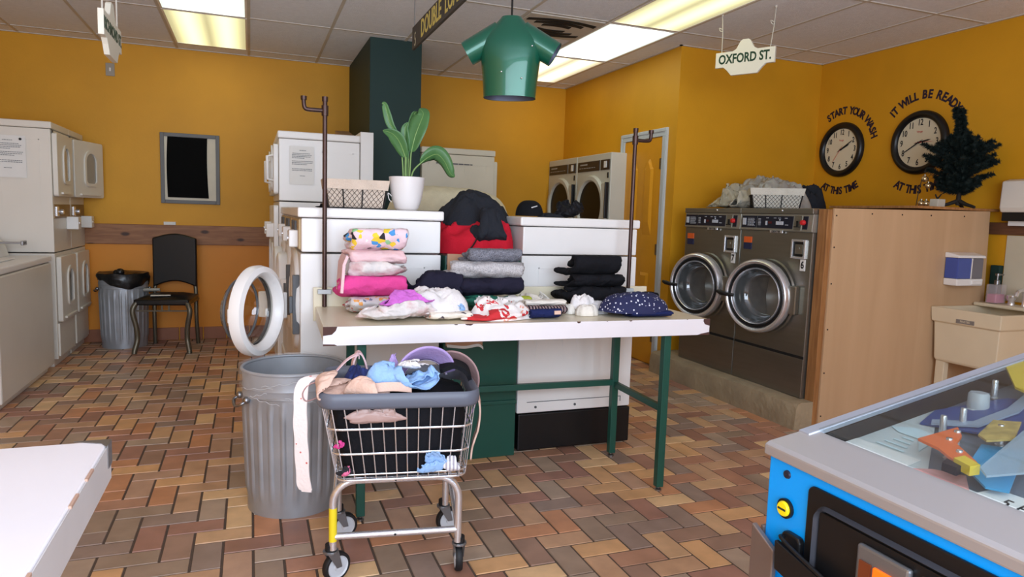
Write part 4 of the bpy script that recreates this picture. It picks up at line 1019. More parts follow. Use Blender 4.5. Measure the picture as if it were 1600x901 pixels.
# front middle
rps = Hb('red_print_shirt', P_redwh, .995, 2.775, 0, .28, .20, .095, 'white and red printed crumpled shirt at the front middle of the table', seed=16, ridge=.34, amp=.3, k=3, p=.55, edge=.22)
garment('red_hem', ramp_mat('print_red_white', 'noise', [(0, (204, 44, 50)), (.6, (238, 226, 222))], 16, distort=.4), .30, .17, .05, 96, 'heap', n=48, wr=.12, dome=.35, loc=(-.03, -.035, 0), parent=rps, label='red printed hem')
Hp('cream_shirt', C_cream, 1.235, 3.02, 0, .25, .24, .075, 'cream crumpled shirt behind the red printed one', seed=17, ridge=.25, k=3)
F('black_striped_garment', P_blkred, 1.245, 2.855, 0, .20, .16, .036, 'black folded garment with red and white stripes under the cream folded cloth', seed=18)
F('cream_folded_cloth', C_cream, 1.235, 2.885, .036, .21, .17, .026, 'cream folded cloth on the black striped garment', seed=19)
o = F('navy_shorts', C_navy, 1.185, 2.735, 0, .155, .09, .036, 'small navy blue shorts with a tan tag at the front of the table', seed=20)
MB().box(.03, -.048, .022, .06, -.044, .038).build('tan_tag', C_beige, o, label='tan tag')
# black stack
F('folded_black_jeans', C_black, 1.57, 3.05, 0, .33, .25, .095, 'black folded trousers at the bottom of the right black stack', seed=21, half=3)
F('folded_black_pants', C_black, 1.575, 3.06, .095, .29, .26, .06, 'black folded trousers in the middle of the right black stack', seed=22)
F('folded_black_shirt', C_black, 1.565, 3.07, .153, .275, .25, .088, 'black folded top crowning the right black stack', seed=23)
F('black_cardigan', C_black, 1.825, 3.02, 0, .14, .24, .07, 'black bundled garment behind the dotted dress at the right table end', seed=24)
# socks
Hb('sock_pair', C_white, 1.445, 2.87, .02, .115, .11, .07, 'white balled sock pair with a raised curl before the black stack', seed=25, ridge=.15, amp=.4, k=3.5, p=.5)
Hb('white_sock', C_cream, 1.425, 2.785, 0, .105, .08, .052, 'cream balled sock nearest the table front edge', seed=26, ridge=.12, k=4, p=.45)
Hb('grey_sock', C_grey, 1.51, 2.845, 0, .105, .085, .06, 'pale grey balled sock beside the dotted dress', seed=27, ridge=.15, k=4, p=.45)
Hb('cream_sock', C_cream, 1.375, 2.87, 0, .07, .10, .045, 'cream sock lying between the folded cream cloth and the balled socks', seed=28, ridge=.2, k=3)
# dotted dress
o = Hb('dotted_dress', P_dots, 1.655, 2.75, .02, .335, .21, .095, 'navy blue dress with white dots folded at the right front of the table', seed=29, ridge=.10, amp=.15, k=3.2, p=.5, edge=.1)
F('navy_denim_shorts', C_navy, 1.69, 2.715, 0, .23, .13, .024, 'navy folded shorts peeking from under the dotted dress', seed=30)

# ------------------------------------------------------------------ on top of the island
ZL, ZR = 1.259, 1.246
M_wire = mat('dark_wire', (34, 30, 30), .5, .4)
M_linen = cloth('linen', (216, 196, 178))
def wire_basket(label, loc, rz, W, D, H, linen):
    t = thing('wire_basket', label, 'basket', loc, rz, 'lined wire baskets'); k = .86
    def P(u, v, z):  # u,v in -1..1 on rim, shrunk toward the base
        s = k+(1-k)*z/H; return (u*W/2*s, v*D/2*s, z)
    q = MB(); q.tube([P(-1, -1, .004), P(1, -1, .004), P(1, 1, .004), P(-1, 1, .004)], .0028, 6, True)
    q.tube([P(-1, -1, H), P(1, -1, H), P(1, 1, H), P(-1, 1, H)], .003, 6, True)
    for u, v in [(-1, -1), (1, -1), (1, 1), (-1, 1), (-.45, -1), (.2, -1), (-.45, 1), (.2, 1), (-1, 0), (1, 0)]: q.tube([P(u, v, .004), P(u, v, H)], .0034, 6)
    q.build('wire_frame', M_wire, t, smooth=60)
    q = MB(); n = int(W/.026); m_ = int(D/.026)
    for (a, b, ax) in ((-1, 1, 0), (-1, 1, 1)):
        for side in (-1, 1):
            cnt = n if ax == 0 else m_
            for i in range(-3, cnt+1):
                for d in (0, 1):
                    pts = []
                    for j in range(7):
                        zz = j/6; f = (i+ (zz*3.2 if d == 0 else 3.2-zz*3.2))/cnt
                        if 0 <= f <= 1:
                            u = f*2-1; w_ = .012*math.sin(zz*PI*6+d)
                            pts.append(P(u+w_, side, zz*H*.66+.003) if ax == 0 else P(side, u+w_, zz*H*.66+.003))
                    if len(pts) > 1: q.tube(pts, .0011, 3, cap=False)
    q.build('chicken_wire', M_wire, t)
    q = MB(); e = .006
    v = []
    for z in (.006, H*.35, H*.68, H*.97):
        s = k+(1-k)*z/H
        for u, w_ in ((-1, -1), (1, -1), (1, 1), (-1, 1)): v.append((u*(W/2*s-e), w_*(D/2*s-e), z))
    q.add(v, [(i*4+c, i*4+(c+1) % 4, (i+1)*4+(c+1) % 4, (i+1)*4+c) for i in range(3) for c in range(4)]+[(0, 1, 2, 3)])
    l = q.build('cloth_liner', linen, t, label='linen liner')
    q = MB()
    def band(u, v_):
        p = u*4; c = int(p) % 4; f = p-int(p); C4 = [(-1, -1), (1, -1), (1, 1), (-1, 1)]; a, b = C4[c], C4[(c+1) % 4]
        x, y = a[0]+(b[0]-a[0])*f, a[1]+(b[1]-a[1])*f; z = H*(.68+.34*v_)+.003*nz(u*18, v_*2, 3)*(1-v_); s = k+(1-k)*z/H
        return (x*(W/2*s+.005), y*(D/2*s+.005), z)
    q.grid(band, 64, 4, cu=True); q.build('liner_cuff', linen, t, solid=.003, label='linen cuff folded over the rim')
    return t
wire_basket('dark wire basket with linen liner on the white washer left of the plant pot', (.505, 3.66, ZL), -.04, .315, .22, .142, M_linen)
wire_basket('dark wire basket with pale liner on top of steel washer 6', (3.40, 3.87, 1.351), -.62, .34, .25, .135, cloth('pale_liner', (206, 200, 186)))
# plant
M_pot = mat('white_ceramic', (238, 232, 230), .3, var=.01)
M_leaf = mat('leaf_green', (78, 122, 70), .4, var=.15, vs=12); M_soil = mat('soil', (40, 30, 24), .9)
t = thing('potted_plant', 'broad leaved green plant in a white pot on the island washer', 'plant', (.765, 3.60, ZL))
q = MB(); q.lathe([(.0005, .0), (.05, 0), (.062, .012), (.078, .06), (.088, .12), (.093, .17), (.089, .172), (.086, .165), (.08, .12), (.0005, .118)], 40); q.build('pot', M_pot, t, smooth=60)
q = MB(); q.disc((0, 0, .14), .083); q.build('soil', M_soil, t)
def leaf(stem, blade, w, side, cup=.25, name='leaf'):
    L_ = smooth_path(blade, 7); n = len(L_); q = MB(); v = []
    side = Vector(side).normalized()
    for i, p in enumerate(L_):
        u = i/(n-1); a = L_[max(0, i-1)]; b = L_[min(n-1, i+1)]; T = (b-a).normalized(); s = (side-T*side.dot(T)).normalized(); nn = s.cross(T)
        hw = w*(math.sin(PI*min(1, u**.75))**.8)*.5+.0008
        for k in (-1, -.55, 0, .55, 1): v.append(p+s*hw*k+nn*hw*cup*(abs(k)**1.5))
    f = [(i*5+k, i*5+k+1, (i+1)*5+k+1, (i+1)*5+k) for i in range(n-1) for k in range(4)]
    q.add(v, f); o = q.build(name, M_leaf, t, smooth=180, solid=.0012)
    st_ = smooth_path(stem+[blade[0]], 6); r = MB(); r.tube(st_, .0042, 7); r.tube([x+Vector((0, -.001, 0)) for x in L_], [.0034*(1-.8*i/n) for i in range(n)], 6)
    r.build('stalk', mat('stalk_green', (130, 164, 96), .45), o, smooth=60)
leaf([(-.01, 0, .14), (-.012, -.01, .24)], [(-.012, -.012, .27), (-.045, -.02, .345), (-.085, -.03, .385), (-.135, -.035, .398)], .075, (.4, -.5, .75), .2)
leaf([(-.015, .01, .14), (-.03, .0, .30)], [(-.055, -.01, .385), (-.09, -.01, .43), (-.108, -.01, .48), (-.122, -.005, .53), (-.135, .0, .535)], .04, (.9, -.3, .3), .35)
leaf([(.0, .01, .14), (-.004, .01, .22)], [(-.002, .01, .26), (-.008, .012, .35), (-.012, .012, .42), (.004, .0, .452)], .045, (1, -.35, 0), .4)
leaf([(.012, 0, .14), (.016, -.005, .26)], [(.018, -.008, .30), (.035, -.015, .38), (.062, -.015, .455), (.078, -.01, .50), (.066, .02, .53)], .105, (.8, -.6, -.15), .18)
leaf([(.01, .02, .14), (.01, .02, .26)], [(.012, .02, .32), (.022, .03, .42), (.04, .03, .50), (.058, .02, .515)], .05, (.9, .3, 0), .35)
leaf([(.012, -.01, .14), (.03, -.015, .205)], [(.065, -.02, .245), (.105, -.025, .278), (.15, -.03, .295), (.19, -.03, .262), (.225, -.03, .20), (.25, -.03, .185)], .085, (.2, -.5, .8), .35)
q = MB(); q.tube(smooth_path([(-.085, -.03, .07), (-.105, -.04, .085), (-.1, -.04, .055), (-.085, -.03, .04)]), .002, 5); q.build('white_tag_cord', M_white, t)
# dark cloth strip lying along the washer top behind the basket
o = garment('dark_cloth', C_black, .34, .10, .022, 31, loc=(.50, 3.86, ZL)); tag(o, 'black thin cloth lying flat behind the wire basket on the white washer', 'cloth')
# box between the two rows with cardboard, jackets and pillow
t = thing('green_gap_box', 'dark green painted box filling the gap between the two washer rows', 'box', (1.085, 3.27, 0))
MB().box(-.195, 0, 0, .20, 1.8, 1.045).build('box', M_green, t, bevel=.003)
MB().box(-.195, -.012, .28, .20, 0, .30).build('ledge', M_green, t, bevel=.003)
q = MB().box(-.19, -.004, 1.0, -.18, .0, 1.05)
for z in (.36, .7, .96): q.lathe([(0, -.004), (.006, -.004), (.006, .001)], 8, (.185, 0, z), 'y')
q.build('screw_head', M_steel, t)
q = MB().prism([(.895, .60), (1.085, .595), (1.09, 1.05), (.895, 1.055)], 'y', 3.243, 3.252); o = q.build('cardboard_sheet', mat('tan_cardboard', (190, 146, 116), .85, var=.05), bevel=.001)
tag(o, 'tan cardboard sheet leaning on the dark green box between the washers', 'cardboard')
q = MB(); ribbon(q, smooth_path([(.90, 3.24, .602), (.99, 3.238, .592), (1.06, 3.238, .60), (1.085, 3.232, .585)]), .014, (0, .3, 1), .003); q.build('torn_edge', M_paper, o, label='white torn paper edge')
j = heap('red_jacket', C_red, None, .396, .50, .175, seed=40, ridge=.32, amp=.15, k=9, p=.3, edge=.03, loc=(1.084, 3.535, 1.047), fr=1.9, n=72, nr=30)
tag(j, 'red jacket bundled in the gap between the two washer rows', 'jacket')
q = MB(); q.tube(smooth_path([(-.075, -.252, .02), (-.05, -.256, .05), (-.03, -.252, .085), (-.01, -.235, .13)]), .004, 6); q.build('zip', M_black, j, label='black zip')
heap('red_sleeve', C_red, j, .20, .20, .185, seed=47, ridge=.16, amp=.2, k=4, p=.5, edge=.1, loc=(.097, -.165, .0), fr=1.6)
j = heap('black_jacket', C_char, None, .44, .44, .195, seed=49, ridge=.13, amp=.3, k=2.0, p=.8, edge=.22, fr=1.3, n=80, nr=34, loc=(1.13, 3.59, 1.19))
tag(j, 'black jacket thrown on top of the red jacket between the washers', 'jacket')
garment('hanging_front', C_char, .21, .19, .17, 52, 'heap', wr=.10, dome=.5, n=70, nf=3, loc=(-.02, -.25, -.08), parent=j, solid=.004)
p = heap('cream_pillow', cloth('pillow_cream', (222, 212, 180)), None, .80, .52, .165, seed=46, ridge=.05, amp=.08, k=3, p=.6, edge=.08, loc=(1.22, 4.42, 1.262), fine=.02)
tag(p, 'cream pillow lying across the washers behind the jackets', 'pillow')
# cap and black garment on the right row
t = thing('baseball_cap', 'black baseball cap on the right white washer next to the jackets', 'cap', (1.475, 3.64, ZR), .3)
q = MB(); q.grid(lambda u, v: (.075*math.cos(2*PI*u)*math.cos(v*PI/2)**.7, .085*math.sin(2*PI*u)*math.cos(v*PI/2)**.7, .004+.088*math.sin(v*PI/2)), 28, 10, cu=True); q.build('crown', C_black, t, smooth=180)
q = MB(); q.grid(lambda u, v: ((.072+.075*v)*math.cos((u-.5)*1.9)+.0, (.082+.03*v)*math.sin((u-.5)*1.9), .012+.012*v-.05*(u-.5)**2*v), 14, 4); q.build('peak', C_black, t, smooth=180, solid=.004)
q = MB(); q.tube([(-.045, -.072, .05), (-.03, -.079, .055), (-.012, -.0815, .06)], .0035, 6); q.build('embroidery', C_grey, t)
o = garment('black_garment', cloth('black_shiny', (22, 22, 26), .5), .21, .20, .10, 50, 'heap', wr=.22, dome=.6, loc=(1.70, 3.64, ZR)); tag(o, 'black shiny crumpled garment on the right white washer beside the cap', 'clothing')
o = heap('dark_scarf', C_char, None, .16, .12, .025, seed=51, ridge=.5, loc=(1.585, 3.58, ZR)); tag(o, 'thin dark cloth lying between the cap and the black crumpled garment', 'cloth')
# plastic bags on the steel washers
M_bag = mat('grey_plastic_bag', (168, 164, 158), .28, var=.2, vs=8, coat=.3, alpha=.82)
M_bag2 = mat('clear_plastic_bag', (196, 190, 172), .22, var=.12, vs=8, coat=.5, alpha=.62)
o = heap('plastic_bag', M_bag, None, .46, .74, .265, seed=64, ridge=.36, amp=.25, k=2.6, p=.6, edge=.15, fr=2.4, n=80, nr=34, loc=(3.68, 4.27, 1.352)); tag(o, 'grey stuffed plastic bag piled on the steel washers behind the basket', 'bag')
o = garment('plastic_bag', M_bag2, .34, .34, .19, 61, 'heap', wr=.25, dome=.8, n=72, nf=3, loc=(3.50, 4.46, 1.352)); tag(o, 'clear crumpled plastic bag at the left end of the steel washer tops', 'bag')
o = garment('grey_cloth_bag', mat('cloth_dull_white', (190, 184, 170), .7, var=.1), .24, .32, .125, 62, 'heap', wr=.16, dome=.6, n=64, loc=(3.36, 4.16, 1.352)); tag(o, 'dull white cloth bag lying left of the basket on the steel washers', 'bag')
o = heap('dark_bundle', C_char, None, .24, .28, .215, seed=63, ridge=.2, k=3, loc=(4.02, 4.22, 1.352)); tag(o, 'dark grey bundle behind the basket on the steel washers', 'bag')
# concrete-coloured filler between steel washers and partition
MBX = MB().box(3.22, 4.62, .172, 3.30, 4.64, 1.15); tag(MBX.build('grey_filler_strip', M_grey, bevel=.002), 'grey metal strip standing between steel washer 7 and the partition', 'strip')
# ------------------------------------------------------------------ hanging things
M_sign = mat('cream_sign_board', (232, 228, 212), .5, var=.02); M_signtx = mat('dark_green_letter', (26, 62, 44), .5, var=0)
M_cord = mat('pale_cord', (206, 200, 188), .8)
def street_sign(label, loc, rz, words, W, size, sx, cords):
    t = thing('street_sign', label, 'sign', loc, rz, 'hanging street signs'); h = W/2
    top = [(-h, .065), (-h*.42, .065), (-h*.30, .078), (-h*.17, .125), (-h*.10, .135), (h*.10, .135), (h*.17, .125), (h*.30, .078), (h*.42, .065), (h, .065)]
    bot = [(h, -.035), (h*.72, -.035), (h*.60, -.055), (h*.44, -.092), (-h*.44, -.092), (-h*.60, -.055), (-h*.72, -.035), (-h, -.035)]
    MB().prism(top+bot, 'y', -.011, .011).build('board', M_sign, t, bevel=.002)
    for s in (-1, 1):
        q = MB()
        put_text(q, words, size, lambda a, b, c: (a*(-s), s*(.0115+c), .014+b), .0006, sx, bold=.0024)
        q.build('street_name', M_signtx, t)
    q = MB()
    for s, (dx, dy) in zip((-1, 1), cords):
        p0 = Vector((s*h*.82, 0, .065)); p1 = Vector((s*h*.82+dx, dy, ZC-loc[2]-.004)); 
        o = MB(); o.tube([p0, p0.lerp(p1, .5)+Vector((.004, 0, 0)), p1], .0035, 6); m = p0.lerp(p1, .62)
        o.tube(smooth_path([m, m+Vector((-.02, 0, .012)), m+Vector((-.012, 0, -.01)), m+Vector((.006, 0, -.016))], 4), .003, 5)
        o.ball(tuple(p1), .009, 6); o.build('cord', M_cord, t, smooth=60)
street_sign('cream street sign reading OXFORD ST. hanging by two cords at the right', (3.086, 3.89, 2.325), math.atan2(-.355, .205), 'OXFORD ST.', .40, .084, .74, ((-.01, 0), (.02, 0)))
street_sign('cream street sign seen almost edge on at the left, before the light panel', (-.545, 3.41, 1.945), PI/2, 'RICHMOND ST.', .40, .066, .86, ((0, 0), (0, 0)))
# loader sign
t = thing('loader_sign', 'dark ceiling sign with yellow letters 5 DOUBLE LOADERS, cut by the photo top', 'sign', (1.01, 4.62, 2.375), -PI/2)
MB().box(0, -.008, -.068, 1.66, .008, .075).build('board', mat('dark_brown_board', (62, 56, 52), .55), t, bevel=.002)
q = MB(); put_text(q, '5', .12, lambda a, b, c: (.09+a, -.0085-c, -.02+b), .0005, .85); q.build('number', mat('pale_letter', (196, 188, 160), .6), t)
q = MB(); put_text(q, 'DOUBLE  LOADERS', .15, lambda a, b, c: (.25+a, -.0085-c, .004+b), .0005, .86, 'LEFT', bold=.0025); q.build('letters', mat('pale_yellow_letter', (226, 208, 112), .6), t)
q = MB()
for x in (.03, 1.6): q.tube([(x, 0, .07), (x, 0, ZC-2.375)], .003, 6)
q.build('hanging_wire', M_steel, t)
# sheet-metal shirt
M_shirt = mat('green_enamelled_metal', (22, 92, 70), .28, .25, var=.08, vs=5, coat=.5); M_tin = mat('grey_tin', (120, 122, 140), .4, .6)
t = thing('metal_shirt', 'green sheet metal T-shirt hanging from a rod under the ceiling', 'sign', (1.10, 3.0, 1.775), math.radians(-26))
sec = [(0, .118, .080), (.06, .122, .082), (.14, .130, .086), (.205, .137, .088), (.245, .130, .085), (.275, .112, .078), (.312, .080, .064), (.345, .05, .046), (.352, .046, .042)]
q = MB(); n = 44
def se(a, e=.85): return superel(math.cos(a), e), superel(math.sin(a), e)
v = []
for z, a, b in sec:
    for k in range(n): c, s = se(2*PI*k/n); v.append((a*c, b*s, z))
q.add(v, [(i*n+k, i*n+(k+1) % n, (i+1)*n+(k+1) % n, (i+1)*n+k) for i in range(len(sec)-1) for k in range(n)])
q.build('body', M_shirt, t, smooth=60)
q = MB(); v = []
for z, a, b in [(.001, .1165, .0785), (.1, .122, .082), (.25, .12, .08)]:
    for k in range(n): c, s = se(2*PI*k/n); v.append((a*c*.985, b*s*.985, z))
q.add(v, [(i*n+k, i*n+(k+1) % n, (i+1)*n+(k+1) % n, (i+1)*n+k) for i in range(2) for k in range(n)]); q.build('lining', M_tin, t, smooth=60, label='grey bare metal inside')
for s in (-1, 1):
    q = MB(); d = Vector((s*.86, 0, -.50)).normalized(); p0 = Vector((s*.045, 0, .282)); p1 = Vector((s*.196, 0, .282-.151*.50/.86))
    q.tube([p0, p1], [.058, .056], 28, cap=False); o = q.build('sleeve', M_shirt, t, smooth=60)
    q = MB(); q.tube([p0, p1-d*.001], [.055, .053], 28, cap=False); q.build('sleeve_lining', M_tin, o, smooth=60)
    q = MB(); q.tube([p1-d*.002, p1+d*.002], [.0555, .0555], 28, cap=False); q.build('rolled_rim', M_shirt, o, smooth=60)
q = MB()
for p in ((.06, -.083, .075), (.10, -.07, .215), (-.03, -.088, .10)): q.ball(p, .004, 6)
q.build('rivet', M_chrome, t, smooth=180)
q = MB(); q.tube([(0, 0, .22), (0, 0, ZC-1.775)], .0045, 8); q.build('hanging_rod', M_dark, t)
q = MB(); q.tube([(-.12, 0, .24), (.12, 0, .24)], .004, 6); q.build('cross_bar', M_dark, t)

# ------------------------------------------------------------------ back wall
t = thing('wall_hatch', 'grey framed hatch on the back wall covered with black sheet', 'hatch', (-.51, YB-.001, 1.579))
MB().frame(-.247, -.317, .247, .317, .033, -.02, 0).build('frame', mat('grey_frame', (104, 104, 106), .5), t, bevel=.003)
MB().box(-.215, -.008, -.285, .215, -.002, .285).build('backing', mat('cream_backing', (214, 206, 190), .7), t)
q = MB(); q.grid(lambda u, v: (-.185+.33*u+.012*(1-v)*(u-.5)-.008*math.sin(3*v), -.012-.002*math.sin(5*u+3*v), -.262+.545*v), 8, 10); q.build('black_sheet', mat('black_sheet', (14, 14, 15), .9, spec=.1), t, solid=.003, label='black plastic sheet')
q = MB().box(-.043, -.01, -.068, .043, 0, .068); p = thing('wall_plate', 'small grey plate high on the back wall under the left street sign', 'plate', (-1.135, YB-.001, 2.405)); MB().box(-.035, -.008, -.055, .035, 0, .055).build('plate', mat('plate_grey', (160, 152, 140), .5), p, bevel=.003); MB().box(-.006, -.012, -.015, .006, -.008, .015).build('toggle', M_white, p)
o = tag(MB().box(-.05, -.018, 0, .05, 0, .028).build('white_card', M_paper, bevel=.002), 'small white card standing on the knotty wooden rail of the back wall', 'card'); o.location = (-.69, YB-.003, 1.066)

# ------------------------------------------------------------------ bins and chair at the back
def bin_(label, loc, R0, R1, H, hand_az, rz=0):
    t = thing('trash_can', label, 'trash can', loc, rz, 'galvanised trash cans')
    def rib(a, h): return 1+(.036*max(0, math.cos(a*24))**.7 if .11*H < h < .80*H else 0)
    prof = [(.0005, .02), (R0*.95, .02), (R0*.97, 0), (R0, .0), (R0, .03)]
    m_ = 10
    for k in range(m_+1): f = k/m_; prof.append((R0+(R1-R0)*(.05+.75*f), .06+(H*.80-.06)*f))
    prof += [(R1*.985, H*.815), (R1*1.0, H*.82), (R1*.99, H*.86), (R1*1.01, H*.875), (R1*.99, H*.90), (R1*1.0, H*.985)]
    q = MB(); q.lathe(prof, 192, mod=rib); q.lathe([(R1*.985, H*.985), (R1*.97, H*.85), (R0*.97, .05), (.0005, .03)], 64); q.build('body', M_galv, t, smooth=35)
    q = MB(); q.tube([(R1*1.005*math.cos(2*PI*k/64), R1*1.005*math.sin(2*PI*k/64), H*.988) for k in range(64)], .007, 8, True); q.build('rim', M_galv, t, smooth=60)
    for az in (hand_az, hand_az+180):
        a = math.radians(az); c, s = math.cos(a), math.sin(a); B = lambda r, u, z: (r*c-u*s, r*s+u*c, z)
        z = H*.80; r = R1*.985; q = MB()
        q.tube(smooth_path([B(r, -.05, z), B(r+.03, -.05, z-.015), B(r+.038, 0, z-.03), B(r+.03, .05, z-.015), B(r, .05, z)], 5), .006, 8)
        for u in (-.05, .05): q.ball(B(r+.006, u, z), .015, 6)
        q.build('handle', M_steel, t, smooth=60)
    return t
t = bin_('ribbed galvanised trash can with a black liner beside the chair at the back', (-1.045, 6.835, 0), .178, .192, .635, 350)
q = MB()
def bag(u, v):
    a = 2*PI*u; dr = .05+.07*max(0, math.sin(a*1.5+.4))+.035*nz(math.cos(a)*2, math.sin(a)*2, 1, 3)
    z = .648-dr*v*1.15+.012*nz(u*12, v*3, 2)*(1-v); r = .198+.010*math.sin(PI*v)+.006*nz(math.cos(a)*7, math.sin(a)*7, v*4)
    return (r*math.cos(a), r*math.sin(a), z)
q.grid(bag, 72, 8, cu=True); q.grid(lambda u, v: ((.198-.19*v)*math.cos(2*PI*u), (.198-.19*v)*math.sin(2*PI*u), .648+.03*math.sin(PI*v)*nz(u*9, v*3, 4, 2)-.03*v), 48, 6, cu=True)
l = q.build('black_liner', mat('black_bin_liner', (16, 16, 18), .35, coat=.2), t, smooth=60, label='black plastic liner over the rim')
q = MB(); q.ball((.0, -.16, .665), .035, 10, sz=.9); q.ball((-.03, -.15, .66), .025, 8); q.build('knot', MATS['black_bin_liner'], l, smooth=180)
t = thing('dining_chair', 'black padded chair with curved grey metal legs against the back wall', 'chair', (-.668, 6.62, 0), math.radians(-8.8))
M_vinyl = mat('black_vinyl', (18, 18, 20), .35, var=.04); M_cleg = mat('pewter_metal', (112, 106, 92), .4, .7, var=.1)
q = MB(); v = []
q.grid(lambda u, v: ((.5-u)*(.405+.03*(1-v))*(1), -.23+.44*v, .452+.035*(1-(2*u-1)**4)*(1-(2*v-1)**4)), 20, 16); q.grid(lambda u, v: ((u-.5)*(.405+.03*(1-v)), -.23+.44*v, .425), 4, 4)
q2 = MB().prism([(-.215, -.235), (.215, -.235), (.195, .205), (-.195, .205)], 'z', .408, .458); q2.add(q.v[:21*17], q.f[:320]); q2.build('seat', M_vinyl, t, smooth=50, bevel=.012)
top = [(-.182+.364*k/16, 0) for k in range(17)]
pol = [(x, .955+.04*math.cos(x/.182*PI/2)**1.2) for x, _ in top]; bot = [(x, .515+.055*math.cos(x/.182*PI/2)) for x, _ in top][::-1]
b = MB().prism(pol+bot, 'y', .20, .245).build('backrest', M_vinyl, t, bevel=.012, smooth=40)
for s in (-1, 1):
    q = MB(); q.tube(smooth_path([(s*.195, -.215, .43), (s*.222, -.235, .36), (s*.20, -.225, .23), (s*.195, -.215, .12), (s*.212, -.235, .03), (s*.215, -.24, 0)], 6), .021, 10); q.build('leg', M_cleg, t, smooth=60)
    q = MB(); q.tube(smooth_path([(s*.165, .225, .56), (s*.172, .215, .45), (s*.175, .205, .25), (s*.18, .235, 0)], 6), .018, 10); q.build('leg', M_cleg, t, smooth=60)
    MB().box(s*.19-.012, -.2, .405, s*.19+.012, .2, .425).build('side_rail', M_cleg, t)
q = MB().box(-.2, -.222, .412, .2, -.206, .424).box(-.2, -.222, .355, .2, -.206, .366)
for x in (-.055, 0, .055): q.box(x-.007, -.22, .366, x+.007, -.208, .412)
q.build('front_apron', M_cleg, t, bevel=.002)
o = tag(MB().box(-.075, -.03, 0, .075, .03, .004).build('folded_paper', M_paper), 'small pale folded paper lying on the black chair seat', 'paper'); o.location = (-.715, 6.47, .4835); o.rotation_euler = (.0, 0, .05)
o = tag(garment('grey_gloves', cloth('pale_grey', (170, 168, 160)), .14, .08, .03, 77, n=40, loc=(-.815, 6.74, .4865)), 'small pale grey cloth at the back left corner of the chair seat', 'cloth')

# ------------------------------------------------------------------ near trash can
t = bin_('ribbed galvanised trash can with clear liner standing left of the laundry cart', (.165, 3.0, 0), .185, .203, .60, 195)
M_film = mat('clear_film', (222, 224, 228), .2, alpha=.22, coat=.6)
q = MB()
def film(u, v):
    a = 2*PI*u; r = .215+.008*nz(math.cos(a)*5, math.sin(a)*5, v*4, 4)-.006*v; z = .604-(.12+.04*nz(math.cos(a)*2, math.sin(a)*2, 1, 6))*v
    return (r*math.cos(a), r*math.sin(a), z)
q.grid(film, 80, 8, cu=True); l = q.build('clear_liner', M_film, t, smooth=60, label='clear plastic liner')
q = MB(); rnd = random.Random(4)
for k in range(9):
    a0 = rnd.uniform(3.4, 5.6); z0 = rnd.uniform(.49, .585); da = rnd.uniform(.3, .8); dz_ = rnd.uniform(-.03, .03)
    q.tube([(.2215*math.cos(a0+da*i/8), .2215*math.sin(a0+da*i/8), z0+dz_*i/8+.004*math.sin(i*2)) for i in range(9)], .0012, 4)
q.build('liner_crease', mat('film_white', (226, 228, 232), .3, alpha=.6), l)

# ------------------------------------------------------------------ laundry cart
CA = (.483, 2.43, 0); CR = math.radians(-9)
M_rim = mat('grey_bumper', (98, 102, 114), .42, var=.03); M_rub = mat('black_rubber', (24, 24, 26), .6); M_hub = mat('white_wheel_hub', (196, 198, 202), .4); M_fork = mat('zinc_fork', (140, 142, 146), .4, .8)
t = thing('laundry_cart', 'chrome wire laundry cart with grey bumper rim heaped with clothes', 'cart', CA, CR)
rc = (.008, -.087); RW, RD = .53, .43
def rimpath(w, d, r, n=8): return rrect(w, d, r, n, rc[0], rc[1])
pth = rimpath(RW-.03, RD-.03, .05); out = rimpath(RW, RD, .06); q = MB(); n = len(pth); cs = []
for k in range(10): a = 2*PI*k/10; cs.append((superel(math.cos(a), .7)*.014, superel(math.sin(a), .7)*.026))
v = []
for i in range(n):
    d = Vector((out[i][0]-pth[i][0], out[i][1]-pth[i][1])).normalized()
    for a, b in cs: v.append((pth[i][0]+d.x*a, pth[i][1]+d.y*a, .648+b+a*.35))
q.add(v, [(i*10+k, ((i+1) % n)*10+k, ((i+1) % n)*10+(k+1) % 10, i*10+(k+1) % 10) for i in range(n) for k in range(10)])
rim = q.build('bumper_rim', M_rim, t, smooth=50, label='grey plastic bumper rim')
q = MB().box(-.20, .105, .60, .215, .12, .672); bp = q.build('back_band', M_rim, t, bevel=.004)
q = MB()
for k in range(8): q.box(-.17+k*.048, .100, .615, -.15+k*.048, .106, .628)
q.build('slot', M_black, bp)
def BK(u, v, s):  # basket surface: u,v in -1..1 ; s 0 bottom .. 1 rim
    cx, cy = .02+(rc[0]-.02)*s, -.078+(rc[1]+.078)*s; hx = .212+(.246-.212)*s; hy = .165+(.198-.165)*s
    return (cx+u*hx, cy+v*hy, .372+.262*s)
def loop(s, r):
    P = []
    for a, b in rrect(2, 2, .22, 4): P.append(BK(a, b, s))
    return P
q = MB()
for s, r in ((0, .004), (.08, .0028), (.36, .0038), (.69, .0038)): q.tube(loop(s, 0), r, 6, True)
q.build('basket_hoop', M_chrome, t, smooth=60, label='horizontal chrome wires')
q = MB()
for k in range(12):
    u = -.88+1.76*k/11
    for v_ in (-1, 1): q.tube([BK(u, v_, 1), BK(u, v_, .02)], .0021, 5)
    q.tube([BK(u, -1, 0), BK(u, 1, 0)], .0021, 5)
for k in range(9):
    v_ = -.86+1.72*k/8
    for u in (-1, 1): q.tube([BK(u, v_, 1), BK(u, v_, .02)], .0021, 5)
    q.tube([BK(-1, v_, 0), BK(1, v_, 0)], .0021, 5)
q.build('basket_wire', M_chrome, t, smooth=60, label='thin vertical chrome wires')
